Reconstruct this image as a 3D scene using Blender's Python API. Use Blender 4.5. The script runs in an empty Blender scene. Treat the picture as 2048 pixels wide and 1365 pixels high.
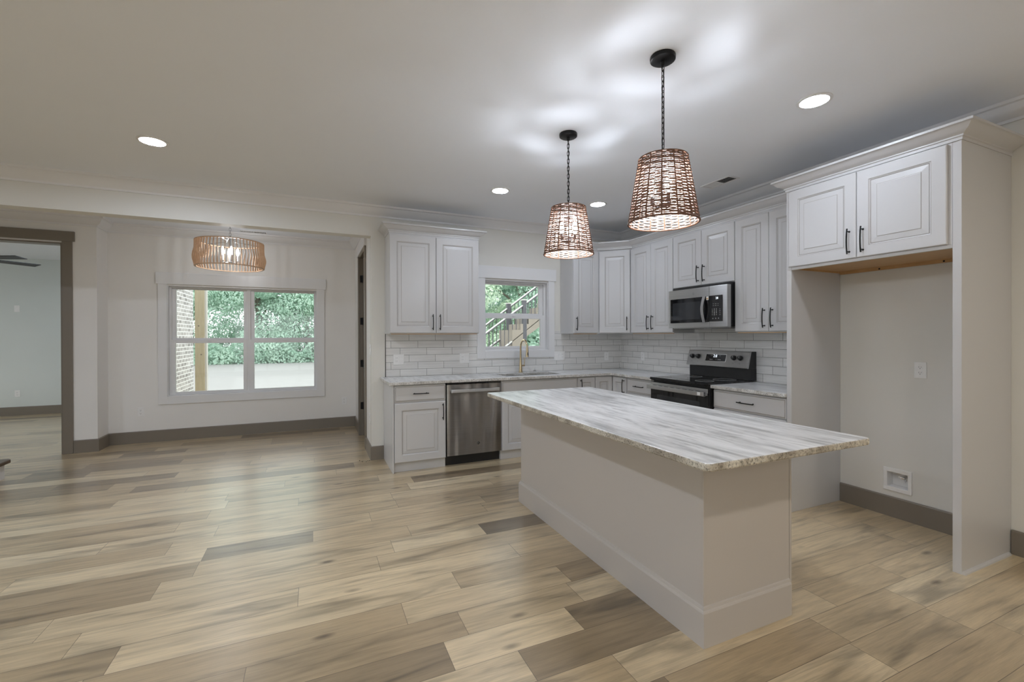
import bpy, bmesh, math, random
from mathutils import Vector, Matrix
random.seed(7)
S = bpy.context.scene
COL = S.collection
PI = math.pi

# ------------------------------------------------------------------ camera
CAM_H = 1.36
YAW, PITCH, ROLL = 0.41825, -0.00313, -0.00308
F_PX, SH_PX = 892.545, -7.112
cy, sy = math.cos(YAW), math.sin(YAW)
cp, sp = math.cos(PITCH), math.sin(PITCH)
fw = Vector((sy*cp, cy*cp, sp)); rt0 = Vector((cy, -sy, 0)); up0 = rt0.cross(fw)
rt = rt0*math.cos(ROLL) + up0*math.sin(ROLL)
up = -rt0*math.sin(ROLL) + up0*math.cos(ROLL)
cam = bpy.data.cameras.new('camera'); camo = bpy.data.objects.new('camera', cam); COL.objects.link(camo)
cam.sensor_width = 36.0; cam.sensor_fit = 'HORIZONTAL'
cam.lens = F_PX*36.0/2048.0
cam.shift_y = SH_PX/2048.0
cam.clip_start = 0.05; cam.clip_end = 300
mw = Matrix.Identity(4)
for i in range(3):
    mw[i][0] = rt[i]; mw[i][1] = up[i]; mw[i][2] = -fw[i]
mw[2][3] = CAM_H
camo.matrix_world = mw
S.camera = camo

# ------------------------------------------------------------------ world, exposure
S.view_settings.view_transform = 'Standard'
S.view_settings.look = 'None'
S.view_settings.gamma = 1.0
S.view_settings.use_curve_mapping = False
S.view_settings.exposure = 0.15
S.cycles.use_denoising = True
S.cycles.max_bounces = 9
S.cycles.diffuse_bounces = 5
S.cycles.glossy_bounces = 5
S.cycles.transparent_max_bounces = 16
S.cycles.sample_clamp_indirect = 6.0
S.cycles.caustics_reflective = False
S.cycles.caustics_refractive = False
SKY = 2.25
W = bpy.data.worlds.new('world'); S.world = W; W.use_nodes = True
W.node_tree.nodes['Background'].inputs[0].default_value = (0.95, 0.985, 1.0, 1)
W.node_tree.nodes['Background'].inputs[1].default_value = SKY

DOWN_E = 245.0      # recessed light emission
BULB_E = 430.0      # pendant bulbs
CHAN_E = 80.0      # chandelier bulbs

# ------------------------------------------------------------------ node helpers
def nn(nt, typ, **kw):
    n = nt.nodes.new(typ)
    ins = kw.pop('ins', {})
    for k, val in kw.items(): setattr(n, k, val)
    for k, val in ins.items():
        s = n.inputs[k]
        if isinstance(val, bpy.types.NodeSocket): nt.links.new(val, s)
        else: s.default_value = val
    return n
def mth(nt, op, a, b=None, c=None, clamp=False):
    n = nt.nodes.new('ShaderNodeMath'); n.operation = op; n.use_clamp = clamp
    for i, x in enumerate((a, b, c)):
        if x is None: continue
        if isinstance(x, bpy.types.NodeSocket): nt.links.new(x, n.inputs[i])
        else: n.inputs[i].default_value = x
    return n.outputs[0]
def mixc(nt, f, a, b, bt='MIX'):
    n = nt.nodes.new('ShaderNodeMix'); n.data_type = 'RGBA'; n.blend_type = bt
    for s, x in ((n.inputs['Factor'], f), (n.inputs[6], a), (n.inputs[7], b)):
        if isinstance(x, bpy.types.NodeSocket): nt.links.new(x, s)
        else: s.default_value = x if not isinstance(x, tuple) else (*x[:3], 1)
    return n.outputs[2]
def ramp(nt, fac, stops):
    n = nt.nodes.new('ShaderNodeValToRGB'); cr = n.color_ramp
    while len(cr.elements) < len(stops): cr.elements.new(0.5)
    for e, (p, c) in zip(cr.elements, stops):
        e.position = p; e.color = (*c[:3], 1) if isinstance(c, tuple) else (c, c, c, 1)
    nt.links.new(fac, n.inputs[0]); return n.outputs[0]
def newmat(name):
    m = bpy.data.materials.new(name); m.use_nodes = True
    nt = m.node_tree; return m, nt, nt.nodes['Principled BSDF']
def coords(nt, kind='Object', scale=(1,1,1), loc=(0,0,0), rot=(0,0,0)):
    tc = nn(nt, 'ShaderNodeTexCoord')
    mp = nn(nt, 'ShaderNodeMapping', ins={'Vector': tc.outputs[kind], 'Scale': scale, 'Location': loc, 'Rotation': rot})
    return mp.outputs[0]
def noise(nt, vec, scale, detail=3, rough=0.5, dist=0.0):
    return nn(nt, 'ShaderNodeTexNoise', ins={'Vector': vec, 'Scale': scale, 'Detail': detail, 'Roughness': rough, 'Distortion': dist}).outputs[0]
def bump(nt, bsdf, h, strength=0.2, dist=0.01):
    b = nn(nt, 'ShaderNodeBump', ins={'Height': h, 'Strength': strength, 'Distance': dist})
    nt.links.new(b.outputs[0], bsdf.inputs['Normal'])
def paint(name, col, rough=0.5, spec=0.5, var=0.03, bmp=0.05, bscale=180):
    m, nt, b = newmat(name)
    v = coords(nt)
    n = noise(nt, v, 2.3, 2)
    c = mixc(nt, n, tuple(x*(1-var) for x in col), tuple(min(1, x*(1+var)) for x in col))
    nt.links.new(c, b.inputs['Base Color'])
    b.inputs['Roughness'].default_value = rough
    b.inputs['Specular IOR Level'].default_value = spec
    if bmp: bump(nt, b, noise(nt, v, bscale, 2), bmp, 0.002)
    return m
def plain(name, col, rough=0.4, metal=0.0, spec=0.5):
    m, nt, b = newmat(name)
    v = coords(nt); n = noise(nt, v, 40, 2)
    c = mixc(nt, n, tuple(x*0.95 for x in col), tuple(min(1, x*1.05) for x in col))
    nt.links.new(c, b.inputs['Base Color'])
    b.inputs['Roughness'].default_value = rough; b.inputs['Metallic'].default_value = metal
    b.inputs['Specular IOR Level'].default_value = spec
    return m
def emit(name, col, strength):
    m, nt, b = newmat(name)
    b.inputs['Base Color'].default_value = (*col, 1)
    b.inputs['Emission Color'].default_value = (*col, 1)
    b.inputs['Emission Strength'].default_value = strength
    return m

M = {}
M['wall'] = paint('wall_paint', (0.76, 0.745, 0.70), 0.55, 0.35)
M['wall_white'] = paint('dining_wall_paint', (0.85, 0.835, 0.815), 0.55, 0.35)
M['study'] = paint('study_wall_paint', (0.70, 0.74, 0.72), 0.6, 0.3)
M['ceiling'] = paint('ceiling_paint', (0.87, 0.90, 0.955), 0.6, 0.3, 0.01)
M['trim'] = paint('white_trim_paint', (0.81, 0.81, 0.82), 0.35, 0.5, 0.01, 0.0)
M['taupe'] = paint('taupe_trim_paint', (0.215, 0.185, 0.15), 0.38, 0.5, 0.03, 0.0)
M['cab'] = paint('cabinet_paint', (0.615, 0.61, 0.615), 0.32, 0.5, 0.01, 0.0)
M['island'] = paint('island_paint', (0.53, 0.49, 0.455), 0.30, 0.5, 0.01, 0.0)
M['black'] = plain('black_metal', (0.012, 0.012, 0.013), 0.38, 0.6)
M['blackplastic'] = plain('black_plastic', (0.012, 0.012, 0.013), 0.35)
M['blackglass'] = plain('black_glass', (0.008, 0.008, 0.009), 0.04, 0, 0.6)
M['ovenglass'] = plain('oven_window_glass', (0.03, 0.032, 0.036), 0.06, 0, 0.6)
M['gap'] = plain('dark_gap', (0.01, 0.01, 0.01), 0.8)
M['plastic'] = plain('white_plastic', (0.88, 0.875, 0.87), 0.3)
M['slot'] = plain('socket_slot', (0.03, 0.03, 0.03), 0.6)
M['gold'] = plain('champagne_brass', (0.62, 0.50, 0.33), 0.27, 1.0)
M['chrome'] = plain('chrome', (0.75, 0.75, 0.76), 0.12, 1.0)
M['glyph'] = emit('display_digits', (0.85, 0.92, 1.0), 1.1)
M['label_white'] = plain('white_printing', (0.7, 0.7, 0.7), 0.5)
M['downlight'] = emit('downlight_diffuser', (0.875, 0.97, 1.14), DOWN_E)
M['downlight_dim'] = emit('dimmed_downlight_diffuser', (0.885, 0.97, 1.11), DOWN_E*0.36)
M['downlight_warm'] = emit('warm_downlight_diffuser', (1.0, 0.90, 0.77), DOWN_E*0.75)
M['bulb'] = emit('lit_bulb', (0.91, 0.97, 1.06), BULB_E)
M['bulb2'] = emit('lit_candle_bulb', (0.95, 0.97, 1.0), CHAN_E)
M['concrete'] = paint('concrete', (0.36, 0.32, 0.275), 0.85, 0.2, 0.12, 0.3, 60)
M['ground'] = paint('pale_gravel', (0.385, 0.375, 0.37), 0.9, 0.1, 0.06, 0.2, 20)
M['rail_dark'] = plain('grey_railing', (0.10, 0.10, 0.115), 0.5)
M['sunlit_face'] = plain('pale_sunlit_face', (0.72, 0.70, 0.68), 0.5)  # sunlight on rail tops and post side put into a pale colour
M['nickel'] = plain('nickel_chain', (0.42, 0.42, 0.43), 0.3, 1.0)

def stainless():
    m, nt, b = newmat('brushed_stainless')
    v = coords(nt, 'Object', (2, 2, 420))
    n = noise(nt, v, 1.0, 3, 0.6)
    c = ramp(nt, n, [(0.3, (0.50, 0.495, 0.49)), (0.7, (0.60, 0.595, 0.59))])
    nt.links.new(c, b.inputs['Base Color'])
    b.inputs['Metallic'].default_value = 1.0
    b.inputs['Roughness'].default_value = 0.40
    b.inputs['Anisotropic'].default_value = 0.95
    t = nn(nt, 'ShaderNodeCombineXYZ', ins={0: 0.0, 1: 0.0, 2: 1.0})
    nt.links.new(t.outputs[0], b.inputs['Tangent'])
    bump(nt, b, n, 0.03, 0.001)
    return m
M['steel'] = stainless()
def rippled_steel():
    m, nt, b = newmat('rippled_dark_stainless')
    v = coords(nt, 'Object', (2, 2, 420)); n = noise(nt, v, 1.0, 3, 0.6)
    nt.links.new(ramp(nt, n, [(0.3, (0.29, 0.277, 0.265)), (0.7, (0.35, 0.337, 0.325))]), b.inputs['Base Color'])
    b.inputs['Metallic'].default_value = 1.0; b.inputs['Roughness'].default_value = 0.30; b.inputs['Anisotropic'].default_value = 0.96
    t = nn(nt, 'ShaderNodeCombineXYZ', ins={0: 0.0, 1: 0.0, 2: 1.0}); nt.links.new(t.outputs[0], b.inputs['Tangent'])
    w = noise(nt, coords(nt, 'Object', (7.0, 1.0, 0.9)), 1.0, 1, 0.4)
    bump(nt, b, w, 1.0, 0.05)
    return m
M['steel_dw'] = rippled_steel()

def wood(name, a, bcol, scale=(2, 2, 30), rough=0.5):
    m, nt, b = newmat(name)
    v = coords(nt, 'Object', scale)
    n = noise(nt, v, 3.0, 4, 0.6, 0.6)
    nt.links.new(ramp(nt, n, [(0.3, a), (0.7, bcol)]), b.inputs['Base Color'])
    b.inputs['Roughness'].default_value = rough
    return m
M['maple'] = wood('bare_maple', (0.50, 0.30, 0.13), (0.62, 0.40, 0.20), (3, 30, 30))
M['tread'] = wood('dark_stair_wood', (0.075, 0.045, 0.028), (0.13, 0.085, 0.055), (20, 3, 20), 0.3)
M['slat'] = wood('lamp_slat_wood', (0.50, 0.32, 0.20), (0.64, 0.44, 0.29), (40, 40, 8), 0.5)
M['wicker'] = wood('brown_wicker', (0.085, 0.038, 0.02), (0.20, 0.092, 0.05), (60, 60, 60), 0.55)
M['wicker_lit'] = wood('bulb_lit_wicker', (0.21, 0.165, 0.135), (0.31, 0.255, 0.215), (60, 60, 60), 0.6)  # bulb light on the inner wicker faces put into a paler brown
M['post'] = wood('raw_pine_post', (0.54, 0.455, 0.31), (0.64, 0.56, 0.41), (25, 25, 2), 0.8)
M['bark'] = wood('tree_bark', (0.16, 0.13, 0.11), (0.28, 0.24, 0.20), (6, 6, 1), 0.9)

def glass():
    m = bpy.data.materials.new('window_glass'); m.use_nodes = True; nt = m.node_tree; nt.nodes.clear()
    o = nn(nt, 'ShaderNodeOutputMaterial')
    tr = nn(nt, 'ShaderNodeBsdfTransparent', ins={'Color': (0.97, 0.99, 0.98, 1)})
    gl = nn(nt, 'ShaderNodeBsdfGlossy', ins={'Color': (1, 1, 1, 1), 'Roughness': 0.01})
    fr = nn(nt, 'ShaderNodeFresnel', ins={'IOR': 1.45})
    mx = nn(nt, 'ShaderNodeMixShader', ins={0: fr.outputs[0], 1: tr.outputs[0], 2: gl.outputs[0]})
    nt.links.new(mx.outputs[0], o.inputs[0]); return m
M['glass'] = glass()

def leafmat(name, a, bcol):
    m = bpy.data.materials.new(name); m.use_nodes = True; nt = m.node_tree; nt.nodes.clear()
    o = nn(nt, 'ShaderNodeOutputMaterial')
    v = coords(nt, 'Object', (1, 1, 1))
    n = noise(nt, v, 1.1, 3, 0.7)
    c = ramp(nt, n, [(0.32, a), (0.68, bcol)])
    d = nn(nt, 'ShaderNodeBsdfDiffuse', ins={'Color': c})
    t = nn(nt, 'ShaderNodeBsdfTranslucent', ins={'Color': c})
    mx = nn(nt, 'ShaderNodeMixShader', ins={0: 0.35, 1: d.outputs[0], 2: t.outputs[0]})
    nt.links.new(mx.outputs[0], o.inputs[0]); return m
M['leafA'] = leafmat('green_leaves', (0.36, 0.54, 0.43), (0.70, 0.86, 0.74))
M['leafB'] = leafmat('pale_green_leaves', (0.50, 0.66, 0.50), (0.85, 0.92, 0.76))

def granite(name, edge=False, ang=0.06, lift=0.0, pale=False):
    m, nt, b = newmat(name)
    if not edge:
        v = coords(nt, 'Object', (6.0, 0.85, 6.0), (0, 0, 0), (0, 0, ang))
        n1 = noise(nt, v, 2.1, 8, 0.66, 0.55)
        v2 = coords(nt, 'Object', (22.0, 2.4, 22.0), (3, 1, 0), (0, 0, ang))
        n2 = noise(nt, v2, 1.9, 6, 0.62, 0.9)
        n3 = noise(nt, coords(nt, 'Object', (1, 1, 1)), 1.4, 2, 0.5, 0.5)
        c1 = ramp(nt, n1, [(0.36, (0.36+lift, 0.36+lift, 0.355+lift)), (0.44, (0.53+lift*0.8, 0.53+lift*0.8, 0.525+lift*0.8)), (0.52, (0.67+lift*0.5, 0.67+lift*0.5, 0.665+lift*0.5)), (0.62, (0.76+lift*0.2, 0.76+lift*0.2, 0.76+lift*0.2))])
        s2 = ramp(nt, n2, [(0.34, 0.50), (0.43, 0.84), (0.5, 1.0)])
        c2 = mixc(nt, ramp(nt, n3, [(0.35, 0.3), (0.65, 1.0)]), c1, mixc(nt, 1.0, c1, s2, 'MULTIPLY'))
        nt.links.new(c2, b.inputs['Base Color'])
        b.inputs['Roughness'].default_value = 0.30
    else:
        v = coords(nt)
        n1 = noise(nt, v, 9, 4, 0.6, 0.3); n2 = noise(nt, v, 130, 3, 0.7)
        c1 = ramp(nt, n1, [(0.38, (0.50, 0.48, 0.45)), (0.5, (0.64, 0.62, 0.59)), (0.62, (0.74, 0.73, 0.71))] if pale else [(0.38, (0.33, 0.29, 0.235)), (0.5, (0.50, 0.455, 0.38)), (0.62, (0.62, 0.58, 0.50))])
        c2 = mixc(nt, 1.0, c1, ramp(nt, n2, [(0.36, 0.35), (0.46, 0.9), (0.6, 1.1)]), 'MULTIPLY')
        nt.links.new(c2, b.inputs['Base Color'])
        b.inputs['Roughness'].default_value = 0.55
        bump(nt, b, noise(nt, v, 45, 4, 0.6), 0.6, 0.006)
    return m
M['granite'] = granite('island_granite')
M['granite_edge'] = granite('granite_rough_edge', True)
M['granite2'] = granite('counter_granite', False, PI/2+0.05, 0.15)
M['granite_edge2'] = granite('counter_polished_edge', True, 0, 0, True)

def tilemat(name, axis, u0, v0, tw=0.3025, th=0.0806):
    m, nt, b = newmat(name)
    tc = nn(nt, 'ShaderNodeTexCoord'); sx = nn(nt, 'ShaderNodeSeparateXYZ', ins={0: tc.outputs['Object']})
    u = sx.outputs[axis]; vv = sx.outputs[2]
    vr = mth(nt, 'DIVIDE', mth(nt, 'SUBTRACT', vv, v0), th)
    row = mth(nt, 'FLOOR', vr); fv = mth(nt, 'FRACT', vr)
    ur = mth(nt, 'SUBTRACT', mth(nt, 'DIVIDE', mth(nt, 'SUBTRACT', u, u0), tw), mth(nt, 'MULTIPLY', row, -1/3.0))
    cl = mth(nt, 'FLOOR', ur); fu = mth(nt, 'FRACT', ur)
    wn = nn(nt, 'ShaderNodeTexWhiteNoise', noise_dimensions='2D', ins={'Vector': nn(nt, 'ShaderNodeCombineXYZ', ins={0: cl, 1: row}).outputs[0]}).outputs[0]
    du = mth(nt, 'MULTIPLY', mth(nt, 'MINIMUM', fu, mth(nt, 'SUBTRACT', 1.0, fu)), tw)
    dv = mth(nt, 'MULTIPLY', mth(nt, 'MINIMUM', fv, mth(nt, 'SUBTRACT', 1.0, fv)), th)
    d = mth(nt, 'MINIMUM', du, dv)
    g = nn(nt, 'ShaderNodeMapRange', ins={0: d, 1: 0.0012, 2: 0.0019, 3: 0.0, 4: 1.0}).outputs[0]
    sc = (3, 60, 60) if axis == 0 else (60, 3, 60)
    st = noise(nt, coords(nt, 'Object', sc), 1.0, 3, 0.6)
    base = mixc(nt, wn, (0.73, 0.72, 0.705), (0.81, 0.80, 0.785))
    base = mixc(nt, 1.0, base, ramp(nt, st, [(0.3, 0.90), (0.6, 1.03)]), 'MULTIPLY')
    nt.links.new(mixc(nt, g, (0.17, 0.16, 0.15), base), b.inputs['Base Color'])
    nt.links.new(nn(nt, 'ShaderNodeMapRange', ins={0: g, 3: 0.8, 4: 0.22}).outputs[0], b.inputs['Roughness'])
    h = nn(nt, 'ShaderNodeMapRange', ins={0: d, 1: 0.0, 2: 0.004, 3: 0.0, 4: 1.0}).outputs[0]
    h2 = mth(nt, 'ADD', h, mth(nt, 'MULTIPLY', noise(nt, coords(nt), 14, 2), 0.35))
    bump(nt, b, h2, 0.45, 0.003)
    return m
M['tile_back'] = tilemat('white_tile_back', 0, 0.888, 0.907)
M['tile_right'] = tilemat('white_tile_right', 1, 0.22, 0.907)

def brickmat():
    m, nt, b = newmat('pale_brick')
    tc = nn(nt, 'ShaderNodeTexCoord'); sx = nn(nt, 'ShaderNodeSeparateXYZ', ins={0: tc.outputs['Object']})
    v = nn(nt, 'ShaderNodeCombineXYZ', ins={0: mth(nt, 'ADD', sx.outputs[0], sx.outputs[1]), 1: sx.outputs[2], 2: 0.0}).outputs[0]
    br = nn(nt, 'ShaderNodeTexBrick', ins={'Vector': v, 'Color1': (0.20, 0.185, 0.18, 1), 'Color2': (0.44, 0.42, 0.41, 1), 'Mortar': (0.80, 0.80, 0.80, 1),
            'Scale': 1.0, 'Mortar Size': 0.009, 'Brick Width': 0.21, 'Row Height': 0.073, 'Bias': 0.1})
    n = noise(nt, v, 9, 4, 0.7)
    c = mixc(nt, ramp(nt, n, [(0.45, 0.0), (0.68, 0.6)]), br.outputs[0], (0.78, 0.78, 0.78))
    nt.links.new(c, b.inputs['Base Color']); b.inputs['Roughness'].default_value = 0.9
    return m
M['brick'] = brickmat()

def floormat():
    m, nt, b = newmat('vinyl_plank_floor')
    uv = nn(nt, 'ShaderNodeUVMap', uv_map='plank')
    su = nn(nt, 'ShaderNodeSeparateXYZ', ins={0: uv.outputs[0]})
    u, v = su.outputs[0], su.outputs[1]
    tone = nn(nt, 'ShaderNodeAttribute', attribute_name='tone').outputs['Fac']
    seed = nn(nt, 'ShaderNodeAttribute', attribute_name='seed').outputs['Fac']
    vec = nn(nt, 'ShaderNodeCombineXYZ', ins={0: u, 1: v, 2: mth(nt, 'MULTIPLY', seed, 37.0)}).outputs[0]
    def mapped(sx, sy_): return nn(nt, 'ShaderNodeMapping', ins={'Vector': vec, 'Scale': (sx, sy_, 1.0)}).outputs[0]
    g1 = noise(nt, mapped(1.6, 30.0), 1.6, 6, 0.65, 0.35)          # long grain
    g2 = noise(nt, mapped(1.1, 7.0), 1.5, 3, 0.5, 0.8)             # broad tone streaks
    g3 = noise(nt, mapped(5.0, 160.0), 1.6, 3, 0.6)                # fine fibre
    rings = nn(nt, 'ShaderNodeTexWave', wave_type='RINGS', rings_direction='SPHERICAL', ins={'Vector': nn(nt, 'ShaderNodeMapping', ins={'Vector': vec, 'Scale': (1.2, 12.0, 1.0), 'Location': (-0.9, -1.0, 0)}).outputs[0],
               'Scale': 3.2, 'Distortion': 6.0, 'Detail': 3.0, 'Detail Scale': 0.7}).outputs[1]
    kv = nn(nt, 'ShaderNodeTexVoronoi', ins={'Vector': mapped(2.1, 5.5), 'Scale': 1.0, 'Randomness': 1.0})
    knot = nn(nt, 'ShaderNodeMapRange', ins={0: kv.outputs['Distance'], 1: 0.035, 2: 0.13, 3: 1.0, 4: 0.0}).outputs[0]
    kgate = mth(nt, 'GREATER_THAN', nn(nt, 'ShaderNodeSeparateColor', ins={0: kv.outputs['Color']}).outputs[0], 0.55)
    knot = mth(nt, 'MULTIPLY', knot, kgate)
    light = ramp(nt, tone, [(0.0, (0.205, 0.152, 0.092)), (0.3, (0.38, 0.282, 0.165)), (0.6, (0.55, 0.425, 0.258)), (0.85, (0.64, 0.508, 0.32)), (1.0, (0.71, 0.58, 0.38))])
    c = mixc(nt, 1.0, light, ramp(nt, g2, [(0.28, 0.50), (0.44, 0.90), (0.55, 1.0), (0.75, 1.10)]), 'MULTIPLY')
    c = mixc(nt, 1.0, c, ramp(nt, g1, [(0.3, 0.78), (0.5, 1.0), (0.7, 1.08)]), 'MULTIPLY')
    c = mixc(nt, 1.0, c, ramp(nt, g3, [(0.35, 0.90), (0.6, 1.04)]), 'MULTIPLY')
    c = mixc(nt, 0.35, c, mixc(nt, 1.0, c, ramp(nt, rings, [(0.2, 0.80), (0.6, 1.05)]), 'MULTIPLY'))
    c = mixc(nt, mth(nt, 'MULTIPLY', knot, 0.8), c, (0.055, 0.035, 0.022))
    e = mth(nt, 'MINIMUM', mth(nt, 'ABSOLUTE', u), mth(nt, 'ABSOLUTE', v))
    gm = nn(nt, 'ShaderNodeMapRange', ins={0: e, 1: 0.0012, 2: 0.0026, 3: 0.0, 4: 1.0}).outputs[0]
    c = mixc(nt, gm, (0.07, 0.052, 0.034), c)
    nt.links.new(c, b.inputs['Base Color'])
    nt.links.new(ramp(nt, g1, [(0.3, 0.38), (0.7, 0.28)]), b.inputs['Roughness'])
    b.inputs['Specular IOR Level'].default_value = 0.5
    b.inputs['Coat Weight'].default_value = 0.9; b.inputs['Coat Roughness'].default_value = 0.28
    hh = mth(nt, 'ADD', mth(nt, 'MULTIPLY', g3, 0.25), gm)
    bump(nt, b, hh, 0.22, 0.0015)
    return m
M['floor'] = floormat()

# ------------------------------------------------------------------ mesh helpers
class MB:
    """collects shapes in one mesh"""
    def __init__(s): s.v = []; s.f = []; s.m = []; s.cur = 0
    def add(s, vs, fs):
        o = len(s.v); s.v += [tuple(p) for p in vs]
        for f in fs: s.f.append(tuple(i+o for i in f)); s.m.append(s.cur)
        return s
    def box(s, x0, x1, y0, y1, z0, z1):
        vs = [(x0,y0,z0),(x1,y0,z0),(x1,y1,z0),(x0,y1,z0),(x0,y0,z1),(x1,y0,z1),(x1,y1,z1),(x0,y1,z1)]
        return s.add(vs, [(0,3,2,1),(4,5,6,7),(0,1,5,4),(1,2,6,5),(2,3,7,6),(3,0,4,7)])
    def cyl(s, p0, p1, r0, r1=None, n=16, caps=True):
        r1 = r0 if r1 is None else r1
        p0, p1 = Vector(p0), Vector(p1); d = (p1-p0).normalized()
        a = d.orthogonal().normalized(); b = d.cross(a)
        vs = []
        for p, r in ((p0, r0), (p1, r1)):
            for i in range(n):
                t = 2*PI*i/n; vs.append(p + a*(r*math.cos(t)) + b*(r*math.sin(t)))
        fs = [(i, (i+1) % n, n+(i+1) % n, n+i) for i in range(n)]
        if caps: fs += [tuple(reversed(range(n))), tuple(range(n, 2*n))]
        return s.add(vs, fs)
    def tube(s, pts, r, n=8, closed=False):
        pts = [Vector(p) for p in pts]; k = len(pts); rr = r if isinstance(r, (list, tuple)) else [r]*k
        vs = []; prev = None
        for i, p in enumerate(pts):
            if closed: d = (pts[(i+1) % k]-pts[i-1]).normalized()
            else: d = (pts[min(i+1, k-1)]-pts[max(i-1, 0)]).normalized()
            a = d.orthogonal().normalized() if prev is None else (prev - d*prev.dot(d)).normalized()
            prev = a; b = d.cross(a)
            for j in range(n):
                t = 2*PI*j/n; vs.append(p + a*(rr[i]*math.cos(t)) + b*(rr[i]*math.sin(t)))
        fs = []
        for i in range(k if closed else k-1):
            i2 = (i+1) % k
            for j in range(n): fs.append((i*n+j, i*n+(j+1) % n, i2*n+(j+1) % n, i2*n+j))
        if not closed: fs += [tuple(reversed(range(n))), tuple(range((k-1)*n, k*n))]
        return s.add(vs, fs)
    def lathe(s, prof, c=(0,0,0), n=32, axis='z'):
        vs = []; k = len(prof)
        for r, z in prof:
            for j in range(n):
                t = 2*PI*j/n
                p = (r*math.cos(t), r*math.sin(t), z)
                if axis == 'y': p = (p[0], -p[2], p[1])
                vs.append((c[0]+p[0], c[1]+p[1], c[2]+p[2]))
        fs = [(i*n+j, i*n+(j+1) % n, (i+1)*n+(j+1) % n, (i+1)*n+j) for i in range(k-1) for j in range(n)]
        if prof[0][0] > 1e-6: fs.append(tuple(reversed(range(n))))
        if prof[-1][0] > 1e-6: fs.append(tuple(range((k-1)*n, k*n)))
        return s.add(vs, fs)
    def prism(s, poly, axis, a, b):
        """poly: 2D points; extruded along axis from a to b"""
        n = len(poly); vs = []
        for w in (a, b):
            for p, q in poly:
                vs.append({'x': (w, p, q), 'y': (p, w, q), 'z': (p, q, w)}[axis])
        fs = [(i, (i+1) % n, n+(i+1) % n, n+i) for i in range(n)] + [tuple(reversed(range(n))), tuple(range(n, 2*n))]
        return s.add(vs, fs)
    def sweep(s, path, prof, z0=0.0, closed=False):
        """prof points (out, z), out to the left of the path"""
        k = len(path); P = [Vector((p[0], p[1])) for p in path]; rows = []
        for i in range(k):
            def nrm(a, b):
                d = (b-a).normalized(); return Vector((-d.y, d.x))
            n1 = nrm(P[i-1], P[i]) if (i > 0 or closed) else None
            n2 = nrm(P[i], P[(i+1) % k]) if (i < k-1 or closed) else None
            if n1 is None: m_ = n2
            elif n2 is None: m_ = n1
            else: m_ = (n1+n2)/(1+n1.dot(n2))
            rows.append([(P[i].x+m_.x*o, P[i].y+m_.y*o, z0+z) for o, z in prof])
        q = len(prof); vs = [p for r in rows for p in r]; fs = []
        for i in range(k if closed else k-1):
            i2 = (i+1) % k
            for j in range(q): fs.append((i*q+j, i*q+(j+1) % q, i2*q+(j+1) % q, i2*q+j))
        if not closed: fs += [tuple(range(q)), tuple(reversed(range((k-1)*q, k*q)))]
        return s.add(vs, fs)
    def build(s, name, mats, parent=None, bevel=0.0, smooth=False, seg=2, recalc=True, ang=35):
        me = bpy.data.meshes.new(name); me.from_pydata(s.v, [], s.f)
        mats = mats if isinstance(mats, (list, tuple)) else [mats]
        for m in mats: me.materials.append(M[m] if isinstance(m, str) else m)
        me.polygons.foreach_set('material_index', s.m)
        if recalc:
            bm = bmesh.new(); bm.from_mesh(me); bmesh.ops.recalc_face_normals(bm, faces=bm.faces); bm.to_mesh(me); bm.free()
        o = bpy.data.objects.new(name, me); COL.objects.link(o)
        if parent is not None: o.parent = parent
        if smooth:
            me.polygons.foreach_set('use_smooth', [True]*len(me.polygons))
            try: me.set_sharp_from_angle(angle=math.radians(ang))
            except Exception: pass
        if bevel:
            bv = o.modifiers.new('edge', 'BEVEL'); bv.width = bevel; bv.segments = seg; bv.limit_method = 'ANGLE'; bv.angle_limit = math.radians(40)
            bv.harden_normals = False
        return o
def tag(o, label, cat, group=None, kind=None):
    o['label'] = label; o['category'] = cat
    if group: o['group'] = group
    if kind: o['kind'] = kind
    return o
def thing(name, label, cat, loc=(0,0,0), rz=0.0, group=None, kind=None):
    o = bpy.data.objects.new(name, None); COL.objects.link(o)
    o.location = loc; o.rotation_euler = (0, 0, rz); o.empty_display_size = 0.1
    return tag(o, label, cat, group, kind)
def dup(root, loc, rz=None, label=None, group=None):
    r = root.copy(); COL.objects.link(r); r.location = loc
    if rz is not None: r.rotation_euler = (0, 0, rz)
    if label: r['label'] = label
    if group: r['group'] = group
    for ch in list(root.children):
        c = ch.copy(); COL.objects.link(c); c.parent = r
        for g in list(ch.children):
            d = g.copy(); COL.objects.link(d); d.parent = c
    return r
def st(name, mb, mat, label, cat, bevel=0.0, parent=None, **k):
    o = mb.build(name, mat, parent, bevel, **k)
    if parent is None: tag(o, label, cat, None, 'structure')
    return o
R90 = -PI/2   # faces -X instead of -Y

# ------------------------------------------------------------------ key planes
XW, YW, YD, YA = 3.956, 5.111, 7.181, 6.876     # right wall, kitchen back wall, dining wall, hall wall
XK, XD = 0.58, -2.36                             # left end of the kitchen wall, dining wall's left return
CE = 2.79
XL, YR = -5.6, -3.6
TH = 0.14
ZB = 2.465                                       # beam underside / tops of openings

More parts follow.
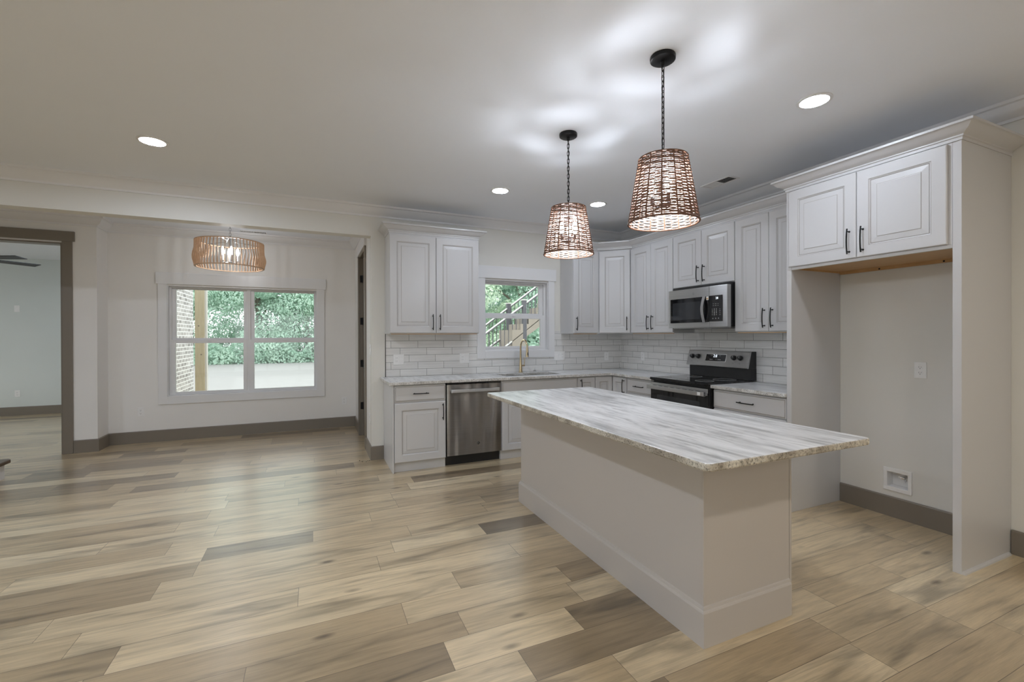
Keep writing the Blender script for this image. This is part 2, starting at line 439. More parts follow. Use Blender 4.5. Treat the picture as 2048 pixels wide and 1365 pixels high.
# ------------------------------------------------------------------ floor
def build_floor():
    PW, PL = 0.1855, 1.24
    vs, fs, uvs, tones, seeds = [], [], [], [], []
    rnd = random.Random(21)
    x0f, x1f, y0f, y1f = -6.8, 4.1, -3.8, 10.9
    k0 = int(math.floor((y0f-1.191)/PW)); k1 = int(math.ceil((y1f-1.191)/PW))
    # measured end joints: row -> x of a joint
    joints = {0: 2.788, 1: 3.014, 2: 0.80, 3: 1.14, 4: 0.64, 6: 0.72, 5: 0.40, 9: 1.08, 15: 0.78, 7: -0.98, 8: 0.35}
    tones_ = [0.12, 0.28, 0.40, 0.48, 0.54, 0.60, 0.64, 0.68, 0.72, 0.76, 0.80, 0.86, 0.92]
    for k in range(k0, k1):
        ya, yb = 1.191+k*PW, 1.191+(k+1)*PW
        off = joints.get(k, rnd.uniform(-1, 1))
        right, left = [off], [off]
        while right[-1] < x1f: right.append(right[-1]+rnd.choice([0.62, 0.9, 1.24, 1.24, 1.5]))
        while left[-1] > x0f: left.append(left[-1]-rnd.choice([0.62, 0.9, 1.24, 1.24, 1.5]))
        cuts = left[::-1][:-1]+right
        for xa, xb in zip(cuts[:-1], cuts[1:]):
            sd = rnd.random()
            t = rnd.choice(tones_)+rnd.uniform(-0.05, 0.05)
            for (kk, xx, tt) in KNOWN:
                if kk == k and xa <= xx < xb: t = tt
            a, b = max(xa, x0f), min(xb, x1f)
            if b <= a: continue
            i = len(vs); vs += [(a, ya, 0), (b, ya, 0), (b, yb, 0), (a, yb, 0)]
            fs.append((i, i+1, i+2, i+3)); uvs += [(a-xa, 0), (b-xa, 0), (b-xa, PW), (a-xa, PW)]
            tones.append(min(1, max(0, t))); seeds.append(sd)
    me = bpy.data.meshes.new('floor'); me.from_pydata(vs, [], fs)
    ul = me.uv_layers.new(name='plank')
    for i, w in enumerate(uvs): ul.data[i].uv = w
    at = me.attributes.new('tone', 'FLOAT', 'FACE'); at.data.foreach_set('value', tones)
    at = me.attributes.new('seed', 'FLOAT', 'FACE'); at.data.foreach_set('value', seeds)
    me.materials.append(M['floor'])
    o = bpy.data.objects.new('floor', me); COL.objects.link(o)
    tag(o, 'wood-look plank floor in mixed tan and brown boards', 'floor', None, 'structure')
KNOWN = [(0, 3.2, 1.0), (1, 2.7, 0.62), (0, 2.2, 0.62), (-1, 2.5, 0.55), (-1, 3.4, 0.6), (-2, 3.0, 0.7), (1, 3.5, 0.8), (2, 3.6, 0.75),
         (9, 1.3, 0.0), (3, 1.3, 0.12), (3, 0.9, 0.86), (2, 1.0, 0.15), (2, 0.5, 0.80), (4, 0.9, 0.6), (4, 0.3, 0.32), (5, -0.3, 0.36), (5, 0.6, 0.66),
         (6, -0.5, 0.78), (6, 0.9, 0.5), (7, -0.5, 0.80), (7, 0.3, 0.84), (8, -0.5, 0.72), (8, 0.5, 0.74), (9, -1.3, 0.3), (9, 0.3, 0.7), (10, -0.95, 0.35), (15, 1.1, 0.95)]
build_floor()
b = MB().box(-6.8, 4.1, -3.8, 10.9, -0.2, -0.002)
st('floor_base', b, 'concrete', 'concrete slab under the plank floor', 'floor')

# ------------------------------------------------------------------ ceilings
CEIL_Z1 = CE+0.14
b = MB().box(XL-TH, XW+TH, YR-TH, YA+TH, CE, CEIL_Z1); b.box(XD-TH, XK+TH, YA+TH, YD+TH, CE, CEIL_Z1)
st('ceiling', b, 'ceiling', 'smooth flat off-white ceiling over kitchen and dining area', 'ceiling')
b = MB().box(-6.8, XD, YA+TH, 10.77, 2.75, CEIL_Z1)
st('ceiling_study', b, 'ceiling', 'ceiling of the room beyond the cased opening', 'ceiling')

# ------------------------------------------------------------------ walls
SW = (1.905, 2.790, 1.173, 2.060)      # sink window opening x0,x1,z0,z1
DW_ = (-1.755, 0.048, 0.578, 2.043)    # dining window opening
WBX = (1.796, 1.928, 0.221, 0.335)      # hole for the water valve box
b = MB(); b.box(XW, XW+TH, YR-TH, WBX[0], 0, CE); b.box(XW, XW+TH, WBX[1], YW+TH, 0, CE); b.box(XW, XW+TH, WBX[0], WBX[1], 0, WBX[2]); b.box(XW, XW+TH, WBX[0], WBX[1], WBX[3], CE)
st('wall_right', b, 'wall', 'cream wall behind the range and fridge space', 'wall')
b = MB()
b.box(XK, SW[0], YW, YW+TH, 0, CE); b.box(SW[1], XW, YW, YW+TH, 0, CE)
b.box(SW[0], SW[1], YW, YW+TH, 0, SW[2]); b.box(SW[0], SW[1], YW, YW+TH, SW[3], CE)
st('wall_back', b, 'wall', 'cream kitchen wall around the sink window', 'wall')
b = MB().box(XL, XK, YW, YW+TH, ZB, CE)
st('wall_header', b, 'wall', 'dropped cream beam between kitchen and dining area', 'beam')
DOOR = (5.70, 6.46, 2.455)
b = MB()
b.box(XK, XK+TH, YW+TH, DOOR[0], 0, CE); b.box(XK, XK+TH, DOOR[1], YD, 0, CE); b.box(XK, XK+TH, DOOR[0], DOOR[1], DOOR[2], CE)
st('wall_side', b, 'wall_white', 'short dining wall with taupe door and light switch', 'wall')
b = MB()
b.box(XD-TH, DW_[0], YD, YD+TH, 0, CE); b.box(DW_[1], XK+TH, YD, YD+TH, 0, CE)
b.box(DW_[0], DW_[1], YD, YD+TH, 0, DW_[2]); b.box(DW_[0], DW_[1], YD, YD+TH, DW_[3], CE)
st('wall_dining', b, 'wall_white', 'white dining wall around the wide double window', 'wall')
OP = (-4.35, -2.67)
b = MB()
b.box(OP[1], XD, YA, YA+TH, 0, CE); b.box(XL, OP[0], YA, YA+TH, 0, CE); b.box(OP[0], OP[1], YA, YA+TH, ZB, CE)
b.box(XD-TH, XD, YA+TH, YD, 0, CE)
st('wall_hall', b, 'wall_white', 'white wall with the taupe cased opening', 'wall')
RW = (-2.6, 0.6, 0.10, 2.20)            # added rear patio opening, unseen, letting in daylight fill
LW = (-2.0, 2.6, 0.75, 2.25)            # added side window behind the viewpoint, unseen, letting in daylight fill
b = MB().box(XL-TH, XL, YR, LW[0], 0, CE); b.box(XL-TH, XL, LW[1], YA+TH, 0, CE); b.box(XL-TH, XL, LW[0], LW[1], 0, LW[2]); b.box(XL-TH, XL, LW[0], LW[1], LW[3], CE)
st('wall_left', b, 'wall', 'plain cream wall closing the hall', 'wall')
b = MB().box(XL-TH, RW[0], YR-TH, YR, 0, CE); b.box(RW[1], XW, YR-TH, YR, 0, CE); b.box(RW[0], RW[1], YR-TH, YR, 0, RW[2]); b.box(RW[0], RW[1], YR-TH, YR, RW[3], CE)
st('wall_rear', b, 'wall', 'plain cream wall facing the kitchen', 'wall')
b = MB()
b.box(-6.8, XD, 10.63, 10.77, 0, 2.75)
b.box(XD-TH, XD, YD+TH, 10.63, 0, 2.75)
b.box(-6.8, XL-TH, YA, YA+TH, 0, 2.75)
b.box(-6.94, -6.8, YA, 7.5, 0, 2.75); b.box(-6.94, -6.8, 9.9, 10.77, 0, 2.75)
b.box(-6.94, -6.8, 7.5, 9.9, 0, 0.5); b.box(-6.94, -6.8, 7.5, 9.9, 2.35, 2.75)
st('wall_study', b, 'study', 'pale grey-green walls of the room beyond', 'wall')

# crown moulding: main room loop, dining loop
CROWN = [(0, 0), (0, -0.115), (0.012, -0.115), (0.016, -0.098), (0.040, -0.082), (0.060, -0.055), (0.072, -0.024), (0.086, -0.018), (0.09, 0)]
b = MB().sweep([(XW, YR), (XW, YW), (XL, YW), (XL, YR)], CROWN, CE, True)
st('trim_1', b, 'trim', 'white crown moulding around the kitchen ceiling', 'crown moulding', smooth=True)
b = MB().sweep([(XK, YW+TH), (XK, YD), (XD, YD), (XD, YA), (XL, YA), (XL, YW+TH)], CROWN, CE, True)
st('trim_2', b, 'trim', 'white crown moulding around the dining ceiling', 'crown moulding', smooth=True)
# baseboards
BB = [(0, 0), (0.015, 0), (0.015, 0.142), (0.010, 0.150), (0, 0.150)]
def baseboard(n, path, label): st('baseboard_'+n, MB().sweep(path, BB), 'taupe', label, 'baseboard')
baseboard('dining', [(XK, DOOR[1]+0.10), (XK, YD), (XD, YD), (XD, YA), (OP[1]+0.095, YA)], 'taupe baseboard below the dining window wall')
baseboard('kitchen', [(0.706, YW), (XK, YW), (XK, DOOR[0]-0.10)], 'short taupe baseboard wrapping the wall end beside the base cabinets')
baseboard('fridge', [(XW, 1.314), (XW, 2.253)], 'taupe baseboard at the back of the fridge space')
baseboard('right', [(XW, YR), (XW, 1.268)], 'taupe baseboard on the cream wall beyond the fridge panel')
baseboard('study', [(XD-TH, 10.63), (-6.8, 10.63)], 'taupe baseboard on the far wall of the room beyond')
baseboard('left', [(XL, YA), (XL, YR), (XW, YR)], 'taupe baseboard along the plain hall walls')

# cased opening frame (hall)
t = thing('door_1', 'dark taupe cased opening leading to the grey-green room', 'doorway', ((OP[0]+OP[1])/2, YA, 0), 0, None, 'structure')
def loc(b, o, name, mat, **k): return b.build(name, mat, o, **k)
hw = (OP[1]-OP[0])/2
b = MB()
for s_ in (-1, 1):
    a0, a1 = sorted((s_*(hw), s_*(hw+0.092))); b.box(a0, a1, -0.018, 0, 0, ZB+0.018)
loc(b, t, 'casing', 'taupe', bevel=0.002)
loc(MB().box(-hw-0.115, hw+0.115, -0.026, 0, ZB+0.018, ZB+0.132), t, 'header', 'taupe', bevel=0.002)
b = MB()
b.box(hw-0.016, hw, -0.002, TH+0.002, 0, ZB-0.016); b.box(-hw, -hw+0.016, -0.002, TH+0.002, 0, ZB-0.016); b.box(-hw, hw, -0.002, TH+0.002, ZB-0.016, ZB)
loc(b, t, 'jamb', 'taupe')

# dining side door (faces -X)
t = thing('door_2', 'taupe door with black hinges in the dining side wall', 'door', (XK, (DOOR[0]+DOOR[1])/2, 0), R90, None, 'structure')
dw = (DOOR[1]-DOOR[0])/2
b = MB(); b.box(-dw-0.09, -dw+0.004, -0.018, 0, 0, DOOR[2]); b.box(dw-0.004, dw+0.09, -0.018, 0, 0, DOOR[2])
loc(b, t, 'casing', 'taupe', bevel=0.002)
loc(MB().box(-dw-0.115, dw+0.115, -0.026, 0, DOOR[2], DOOR[2]+0.11), t, 'header', 'trim', bevel=0.002)  # chandelier light on the taupe header put into a white colour
b = MB(); b.box(-dw, -dw+0.018, 0, TH, 0, DOOR[2]); b.box(dw-0.018, dw, 0, TH, 0, DOOR[2]); b.box(-dw, dw, 0, TH, DOOR[2]-0.018, DOOR[2])
loc(b, t, 'jamb', 'taupe')
sl = loc(MB().box(-dw+0.02, dw-0.02, 0.045, 0.085, 0.008, DOOR[2]-0.02), t, 'door_slab', 'taupe', bevel=0.002)
for z in (0.41, 0.99, 1.57, 2.15):
    b = MB(); b.cyl((-dw+0.019, 0.038, z-0.05), (-dw+0.019, 0.038, z+0.05), 0.008, n=10); b.box(-dw+0.004, -dw+0.0225, 0.0375, 0.045, z-0.048, z+0.048); b.box(-dw+0.0175, -dw+0.0195, 0.006, 0.044, z-0.048, z+0.048)
    loc(b, t, 'hinge', 'black')
b = MB(); b.cyl((dw-0.09, 0.045, 0.98), (dw-0.09, 0.0, 0.98), 0.011, n=12); b.lathe([(0.0, 0.0), (0.026, 0.0), (0.030, 0.012), (0.022, 0.026), (0.0, 0.030)], (dw-0.09, 0.012, 0.98), 18, 'y')
loc(b, t, 'knob', 'black', smooth=True)

# ------------------------------------------------------------------ windows
def window(name, label, x0, x1, z0, z1, yw, cas_out, head, zbot, units, meet, glz, dep):
    """opening x0..x1, z0..z1 in a wall face at yw (facing -Y); units: list of (glass x0, glass x1); glz: (low0, low1, up0, up1)"""
    t = thing(name, label, 'window', ((x0+x1)/2, yw, z0), 0, None, 'structure')
    cx = (x0+x1)/2
    L = lambda x: x-cx
    Zl = lambda z: z-z0
    cl, cr = cas_out
    b = MB()
    b.box(L(cl), L(x0)+0.004, -0.018, 0, Zl(zbot), Zl(z1)+0.012); b.box(L(x1)-0.004, L(cr), -0.018, 0, Zl(zbot), Zl(z1)+0.012)
    b.box(L(x0)+0.004, L(x1)-0.004, -0.018, 0, Zl(zbot), 0.004)
    loc(b, t, 'casing', 'trim', bevel=0.0015)
    loc(MB().box(L(head[0]), L(head[1]), -0.026, 0, Zl(head[2]), Zl(head[3])), t, 'header', 'trim', bevel=0.002)
    # jamb liner
    b = MB(); j = 0.012
    b.box(L(x0), L(x0)+j, 0, TH, 0, Zl(z1)); b.box(L(x1)-j, L(x1), 0, TH, 0, Zl(z1))
    b.box(L(x0)+j, L(x1)-j, 0, TH, 0, j); b.box(L(x0)+j, L(x1)-j, 0, TH, Zl(z1)-j, Zl(z1))
    loc(b, t, 'jamb', 'trim')
    lo0, lo1, up0, up1 = glz
    ed = [x0+j] + [ (units[i][1]+units[i+1][0])/2 for i in range(len(units)-1)] + [x1-j]
    for i, (g0, g1) in enumerate(units):
        a0, a1 = ed[i], ed[i+1]
        # outer vinyl frame
        fwid = 0.022
        b = MB(); b.box(L(a0), L(a0)+fwid, dep-0.03, dep+0.06, j, Zl(z1)-j); b.box(L(a1)-fwid, L(a1), dep-0.03, dep+0.06, j, Zl(z1)-j)
        b.box(L(a0)+fwid, L(a1)-fwid, dep-0.03, dep+0.06, j, j+0.02); b.box(L(a0)+fwid, L(a1)-fwid, dep-0.03, dep+0.06, Zl(z1)-j-0.02, Zl(z1)-j)
        fr = loc(b, t, 'frame', 'trim', bevel=0.0015)
        for nm, q0, q1, e0, e1, yy in (('lower_sash', lo0, lo1, z0+j+0.02, (lo1+up0)/2+0.012, dep-0.02), ('upper_sash', up0, up1, (lo1+up0)/2-0.016, z1-j-0.02, dep+0.022)):
            b = MB(); A0, A1 = a0+fwid, a1-fwid
            b.box(L(A0), L(g0), yy-0.015, yy+0.018, Zl(e0), Zl(e1)); b.box(L(g1), L(A1), yy-0.015, yy+0.018, Zl(e0), Zl(e1))
            b.box(L(g0), L(g1), yy-0.015, yy+0.018, Zl(e0), Zl(q0)); b.box(L(g0), L(g1), yy-0.015, yy+0.018, Zl(q1), Zl(e1))
            sa = loc(b, t, nm, 'trim', bevel=0.0015)
            gl = MB().box(L(g0), L(g1), yy-0.001, yy+0.001, Zl(q0), Zl(q1)).build('pane', 'glass', sa)
            if nm == 'lower_sash':
                b = MB(); b.box(L((g0+g1)/2)-0.025, L((g0+g1)/2)+0.025, yy-0.026, yy-0.015, Zl(e1)-0.02, Zl(e1)-0.006)
                b.build('latch', 'trim', sa, 0.002)
    return t
window('window_1', 'wide white double-hung window pair in the dining wall', *DW_[:2], DW_[2], DW_[3], YD, (-1.848, 0.146), (-1.868, 0.168, 2.055, 2.207), 0.480,
       [(-1.678, -0.899), (-0.767, 0.004)], None, (0.628, 1.277, 1.347, 2.000), 0.090)
window('window_2', 'small white double-hung window above the sink', SW[0], SW[1], SW[2], SW[3], YW, (1.806, 2.872), (1.790, 2.896, 2.070, 2.2195), 1.087,
       [(1.945, 2.704)], None, (1.232, 1.582, 1.650, 2.008), 0.095)

def fill_window(name, label, a0, a1, z0, z1, n, horizontal_x):  # unseen windows added to bring in daylight as fill
    w = a1-a0
    if horizontal_x: t = thing(name, label, 'window', ((a0+a1)/2, YR, z0), PI, None, 'structure')
    else: t = thing(name, label, 'window', (XL, (a0+a1)/2, z0), PI/2, None, 'structure')
    h = z1-z0
    b = MB(); b.box(-w/2, w/2, 0.03, 0.11, 0, 0.06); b.box(-w/2, w/2, 0.03, 0.11, h-0.06, h)
    for i in range(n+1):
        x = -w/2+0.035+(w-0.07)*i/n; b.box(x-0.035, x+0.035, 0.03, 0.11, 0.06, h-0.06)
    b.build('frame', 'trim', t)
    for i in range(n):
        x0 = -w/2+0.07+(w-0.07)*i/n; x1 = -w/2+(w-0.07)*(i+1)/n
        MB().box(x0, x1, 0.069, 0.071, 0.06, h-0.06).build('pane', 'glass', t)
fill_window('fill_window_side', 'added unseen wide window in the living area side wall for daylight fill', *LW, 4, False)
fill_window('fill_window_rear', 'added unseen patio window in the rear wall for daylight fill', *RW, 3, True)

# ------------------------------------------------------------------ backsplash
T = 0.009
b = MB()
x0, x1 = 0.733, XW-T
b.box(x0, 1.806, YW-T, YW, 0.907, 1.392); b.box(1.806, 2.872, YW-T, YW, 0.907, 1.087); b.box(2.872, x1, YW-T, YW, 0.907, 1.42)
o = st('backsplash', b, 'tile_back', 'white subway tile backsplash around the sink window', 'backsplash')
b = MB().box(XW-T, XW, 2.293, YW, 0.907, 1.455)
o = st('backsplash_right', b, 'tile_right', 'white subway tile backsplash behind the range', 'backsplash')
o.name = 'backsplash_range'
st('trim_3', MB().box(0.727, 0.733, YW-T-0.002, YW, 0.907, 1.392), 'blackplastic', 'thin dark metal strip ending the tiles beside the wall end', 'tile trim')

# ------------------------------------------------------------------ cabinets
def ring_panel(w, h, rings, back=0.02, groove_line=()):
    """door/drawer slab: rings of (inset, depth from the front plane y=0 going back)"""
    mb = MB(); vs = []; k = 0
    rr = [(0.0, back)] + rings
    for ins, y in rr:
        vs += [(-w/2+ins, y, ins), (w/2-ins, y, ins), (w/2-ins, y, h-ins), (-w/2+ins, y, h-ins)]
    fs = [(3, 2, 1, 0)]
    for i in range(len(rr)-1):
        a, c = i*4, (i+1)*4
        for j in range(4): fs.append((a+j, a+(j+1) % 4, c+(j+1) % 4, c+j))
    e = (len(rr)-1)*4; fs.append((e, e+1, e+2, e+3))
    mb.add(vs, fs)
    for g in groove_line:
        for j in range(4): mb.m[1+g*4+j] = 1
    return mb
M['groove_line'] = plain('brown_groove_line', (0.33, 0.295, 0.265), 0.5)  # brownish colour on the narrow groove rings of door and drawer fronts
def door_rings(w, h):
    sw = 0.070 if min(w, h) > 0.28 else 0.055
    bv = 0.034 if min(w, h) > 0.28 else 0.018
    return [(0.0, 0.004), (0.003, 0.0008), (0.006, 0.0), (sw, 0.0), (sw+0.0015, 0.0025), (sw+0.0035, 0.0025), (sw+0.009, 0.0055), (sw+0.0095, 0.0080), (sw+0.0125, 0.0080),
            (sw+0.013, 0.0062), (sw+0.013+bv, 0.0030), (sw+0.0132+bv, 0.0022), (sw+0.0152+bv, 0.0022), (sw+0.0156+bv, 0.0006), (sw+0.018+bv, 0.0002)]
DRAWER_RINGS = [(0.0, 0.008), (0.009, 0.006), (0.013, 0.006), (0.0145, 0.0), (0.02, 0.0)]
def place(o, x, y, z, rz=0.0):
    o.location = (x, y, z); o.rotation_euler = (0, 0, rz); return o
def bar_pull(L=0.172, bow=0.008, vertical=True, r=0.0048):
    """arched bar pull standing on y=0, projecting to -y"""
    b = MB(); n = 9; pts = []
    for i in range(n):
        t = -1+2*i/(n-1); a = t*L/2; y = -0.026-bow*(1-t*t)
        pts.append((0, y, a) if vertical else (a, y, 0))
    b.tube(pts, r, 8)
    for s_ in (-1, 1):
        a = s_*(L/2-0.018)
        p0, p1 = ((0, 0.0, a), (0, -0.029, a)) if vertical else ((a, 0.0, 0), (a, -0.029, 0))
        b.cyl(p0, p1, 0.0042, n=8)
        b.cyl(p0, tuple(c if i != 1 else -0.003 for i, c in enumerate(p0)), 0.0065, n=10)
    return b
_pv = _ph = None
def handle(parent, x, y, z, vertical=True, L=None):
    mb = bar_pull(L or (0.172 if vertical else 0.16), 0.008, vertical)
    o = mb.build('handle', 'black', parent, smooth=True); o.location = (x, y, z); o['label'] = 'black metal bar pull'
    return o
def door(parent, x0, x1, z0, z1, y=0.0, hx=None, hz=None, mat='cab', name='door', rz=0.0, horiz=False):
    w, h = x1-x0, z1-z0
    o = ring_panel(w, h, door_rings(w, h), groove_line=(5, 8, 12) if mat == 'cab' else ()).build(name, [mat, 'groove_line'], parent)
    o.location = ((x0+x1)/2, y, z0)
    if hx is not None: handle(o, hx-(x0+x1)/2, 0, hz-z0, not horiz)
    return o
def drawer(parent, x0, x1, z0, z1, y=0.0, pull=True, mat='cab', name='drawer'):
    w, h = x1-x0, z1-z0
    o = ring_panel(w, h, DRAWER_RINGS, groove_line=(2,)).build(name, [mat, 'groove_line'], parent); o.location = ((x0+x1)/2, y, z0)
    if pull: handle(o, 0, 0, h/2, False)
    return o
CABCROWN = [(o_*1.36, z_) for o_, z_ in [(0, 0), (0, -0.004), (0.004, -0.004), (0.004, 0.012), (0.009, 0.016), (0.009, 0.024), (0.018, 0.032), (0.034, 0.046), (0.046, 0.066), (0.050, 0.070), (0.056, 0.072), (0.056, 0.086), (0, 0.086)]]

YU, XU = YW-0.33, XW-0.33        # door fronts of the wall cabinets
YB, XB = YW-0.61, XW-0.61        # door fronts of the base cabinets
ZU0, ZU1 = 1.388, 2.458
G = 0.0015
def wall_cab(label, cx, cyy, rz, w, z0, z1, doors, depth=0.325, name='wall_cabinet', group='white wall cabinets'):
    t = thing(name, label, 'cabinet', (cx, cyy, z0), rz, group)
    h = z1-z0
    MB().box(-w/2, w/2, 0.0205, depth, 0, h).build('body', 'cab', t, 0.0015)
    rl = MB(); rl.box(-w/2+0.02, w/2-0.02, 0.0215, 0.04, -0.007, 0.0); rl.build('bottom_rail', 'maple', t)
    for (a0, a1, hx) in doors:
        door(t, a0, a1, 0.008, h-0.022, 0.0, hx, 0.125)
    return t
# cabinet beside the wall end, left of the sink window
cw = 1.718-0.727
c1 = wall_cab('tall two-door wall cabinet standing alone between the wall end and the sink window', (1.718+0.727)/2, YU, 0, cw, ZU0, ZU1,
         [(-cw/2+0.003, -G-0.001, -0.040), (G+0.001, cw/2-0.003, 0.040)])
MB().sweep([(cw/2, 0.325), (cw/2, 0.0205), (-cw/2, 0.0205), (-cw/2, 0.325)][::-1], [(-o_, z_) for o_, z_ in CABCROWN], ZU1-ZU0).build('crown', 'cab', c1, smooth=True)
# narrow one beside the corner
w_ = 3.346-2.968
wall_cab('narrow single-door wall cabinet between the sink window and the corner cabinet', (3.346+2.968)/2, YU, 0, w_, ZU0, ZU1, [(-w_/2+0.003, w_/2-0.003, -w_/2+0.040)])
# corner cabinet
t = thing('corner_wall_cabinet', 'diagonal single-door wall cabinet filling the kitchen corner', 'cabinet', (0, 0, ZU0), 0, 'white wall cabinets')
dxy = Vector((XU-3.346, 4.501-YU, 0)); L_ = dxy.length; ang = math.atan2(dxy.y, dxy.x)
nrm = Vector((-math.sin(ang), math.cos(ang), 0))
p0 = Vector((3.3475, YU, 0))+nrm*0.0205; p1 = Vector((XU, 4.5025, 0))+nrm*0.0205
MB().prism([(3.3475, YW-0.011), (3.3475, YU+0.03), (p0.x+0.004, p0.y), (p1.x, p1.y+0.004), (XU+0.03, 4.5015), (XW-0.011, 4.5015), (XW-0.011, YW-0.011)][::-1], 'z', 0, ZU1-ZU0).build('body', 'cab', t, 0.0015)
d = door(t, -L_/2+0.006, L_/2-0.006, 0.008, ZU1-ZU0-0.022, 0, L_/2-0.045, 0.125)
d.location = ((3.346+XU)/2, (YU+4.501)/2, 0.008); d.rotation_euler = (0, 0, ang)
# right wall runs (local +x is world -Y)
def right_cab(label, ya, yb, z0, z1, split, hpos, **k):
    w = ya-yb; s_ = (ya+yb)/2
    Lx = lambda y: s_-y
    ds = [(Lx(ya)+0.003, Lx(split)-G, Lx(split)-0.038), (Lx(split)+G, Lx(yb)-0.003, Lx(split)+0.038)]
    return wall_cab(label, XU, s_, R90, w, z0, z1, ds, **k)
right_cab('two-door wall cabinet between the corner cabinet and the microwave', 4.500, 3.783, ZU0, ZU1, 4.139, None)
right_cab('short two-door wall cabinet above the microwave', 3.7815, 2.9935, 1.868, ZU1, 3.386, None)
right_cab('two-door wall cabinet between the microwave and the fridge panel', 2.992, 2.2945, ZU0, ZU1, 2.648, None)
# shared crown over the corner run
b = MB().sweep([(XU+0.0205, 2.2945), (XU+0.0205, 4.4925), (3.3375, YU+0.0205), (2.968, YU+0.0205), (2.968, YW-0.002)], CABCROWN, ZU1+0.0005)
tag(b.build('cabinet_crown', 'cab', smooth=True), 'long white crown moulding running over the corner and range wall cabinets', 'crown moulding')

# fridge surround
yc = (2.255+1.312)/2; w = 2.255-1.312-0.002
t = thing('fridge_surround', 'tall fridge surround with two side panels and a two-door cabinet bridging the empty space', 'cabinet', (XB-0.02, yc, 1.858), R90)
H_ = 2.4665-1.858
def side_panel(y0, y1):
    ya, yb = yc-y1, yc-y0
    return MB().box(ya, yb, 0.02, XW-0.001-(XB-0.02), -1.858, 2.466-1.858).build('side_panel', 'cab', t, 0.0015)
side_panel(2.255, 2.293)
o2 = side_panel(1.272, 1.312)
lx = yc-1.272; zz = -1.858
MB().prism([(lx, zz), (lx+0.015, zz), (lx+0.013, zz+0.008), (lx+0.006, zz+0.014), (lx, zz+0.016)], 'y', 0.026, 0.595).build('shoe_moulding', 'cab', o2)
MB().box(-w/2, w/2, 0.0205, 0.62, 0.022, H_).build('body', 'cab', t, 0.001)
b = MB(); b.box(-w/2+0.012, w/2-0.012, 0.042, 0.62, 0.0175, 0.0215); b.box(-w/2+0.012, w/2-0.012, 0.600, 0.618, -0.006, 0.0175)
b.box(-w/2+0.001, -w/2+0.012, 0.042, 0.60, 0.006, 0.021); b.box(w/2-0.012, w/2-0.001, 0.042, 0.60, 0.006, 0.021)
u_ = b.build('underside', 'maple', t); u_['label'] = 'bare maple underside with a nailing cleat'
MB().box(-w/2, w/2, 0.0205, 0.042, 0.0, 0.0215).build('bottom_rail', 'cab', t, 0.001)
for xx in (-0.18, 0.20): MB().cyl((xx, 0.5995, 0.004), (xx, 0.597, 0.004), 0.006, n=10).build('screw', 'gap', t)
Lx = lambda y: yc-y
door(t, Lx(2.266), Lx(1.7995), 0.022, H_-0.012, 0.0, Lx(1.800)-0.040, 0.135)
door(t, Lx(1.7965), Lx(1.330), 0.022, H_-0.012, 0.0, Lx(1.797)+0.040, 0.135)
# crown with returns on both sides; local coordinates
yL, yR = Lx(2.293), Lx(1.272)
prof = [(-o_, z_*0.98) for o_, z_ in CABCROWN]
MB().sweep([(yL, 0.62), (yL, 0.019), (yR, 0.019), (yR, 0.62)], prof, H_).build('crown', 'cab', t, smooth=True)

# ---- base cabinets, back wall (front at YB, facing -Y)
ZT = 0.877
def base_body(t, w, d=0.60, left_panel=False, right_panel=False, toe=0.045, h=ZT):
    b = MB(); b.box(-w/2, w/2, 0.0205, d, 0.098, h)
    b.build('body', 'cab', t, 0.001)
    k = MB(); k.box(-w/2, w/2, toe, d-0.02, 0.0, 0.0975); k.build('toe_kick', 'cab', t)
    if left_panel: MB().box(-w/2-0.012, -w/2-0.0002, 0.0, d, 0, h).build('end_panel', 'cab', t, 0.001)
x0, x1 = 0.721, 1.2515; w = x1-x0
t = thing('base_cabinet', 'base cabinet with one drawer and one door beside the dishwasher', 'cabinet', ((x0+x1)/2, YB, 0), 0, 'white base cabinets')
base_body(t, w, left_panel=True)
drawer(t, -w/2+0.006, w/2-0.006, 0.705, 0.862)
door(t, -w/2+0.006, w/2-0.006, 0.102, 0.690, 0, w/2-0.036, 0.585)
x0, x1 = 1.8735, 2.850; w = x1-x0
t = thing('sink_base_cabinet', 'sink base cabinet with a plain front board, beside the dishwasher', 'cabinet', ((x0+x1)/2, YB, 0), 0, 'white base cabinets')
base_body(t, w, h=0.70)
MB().box(-w/2, w/2, 0.0205, 0.06, 0.7005, ZT).build('front_rail', 'cab', t)
drawer(t, -w/2+0.006, w/2-0.006, 0.705, 0.862, 0, False, name='false_drawer')
door(t, -w/2+0.006, -G, 0.102, 0.690, 0, -0.036, 0.585); door(t, G, w/2-0.006, 0.102, 0.690, 0, 0.036, 0.585)
x0, x1 = 2.8515, 3.098; w = x1-x0
t = thing('base_cabinet', 'narrow one-door base cabinet between the sink cabinet and the corner', 'cabinet', ((x0+x1)/2, YB, 0), 0, 'white base cabinets')
base_body(t, w); door(t, -w/2+0.006, w/2-0.006, 0.102, 0.862, 0, -w/2+0.036, 0.76)
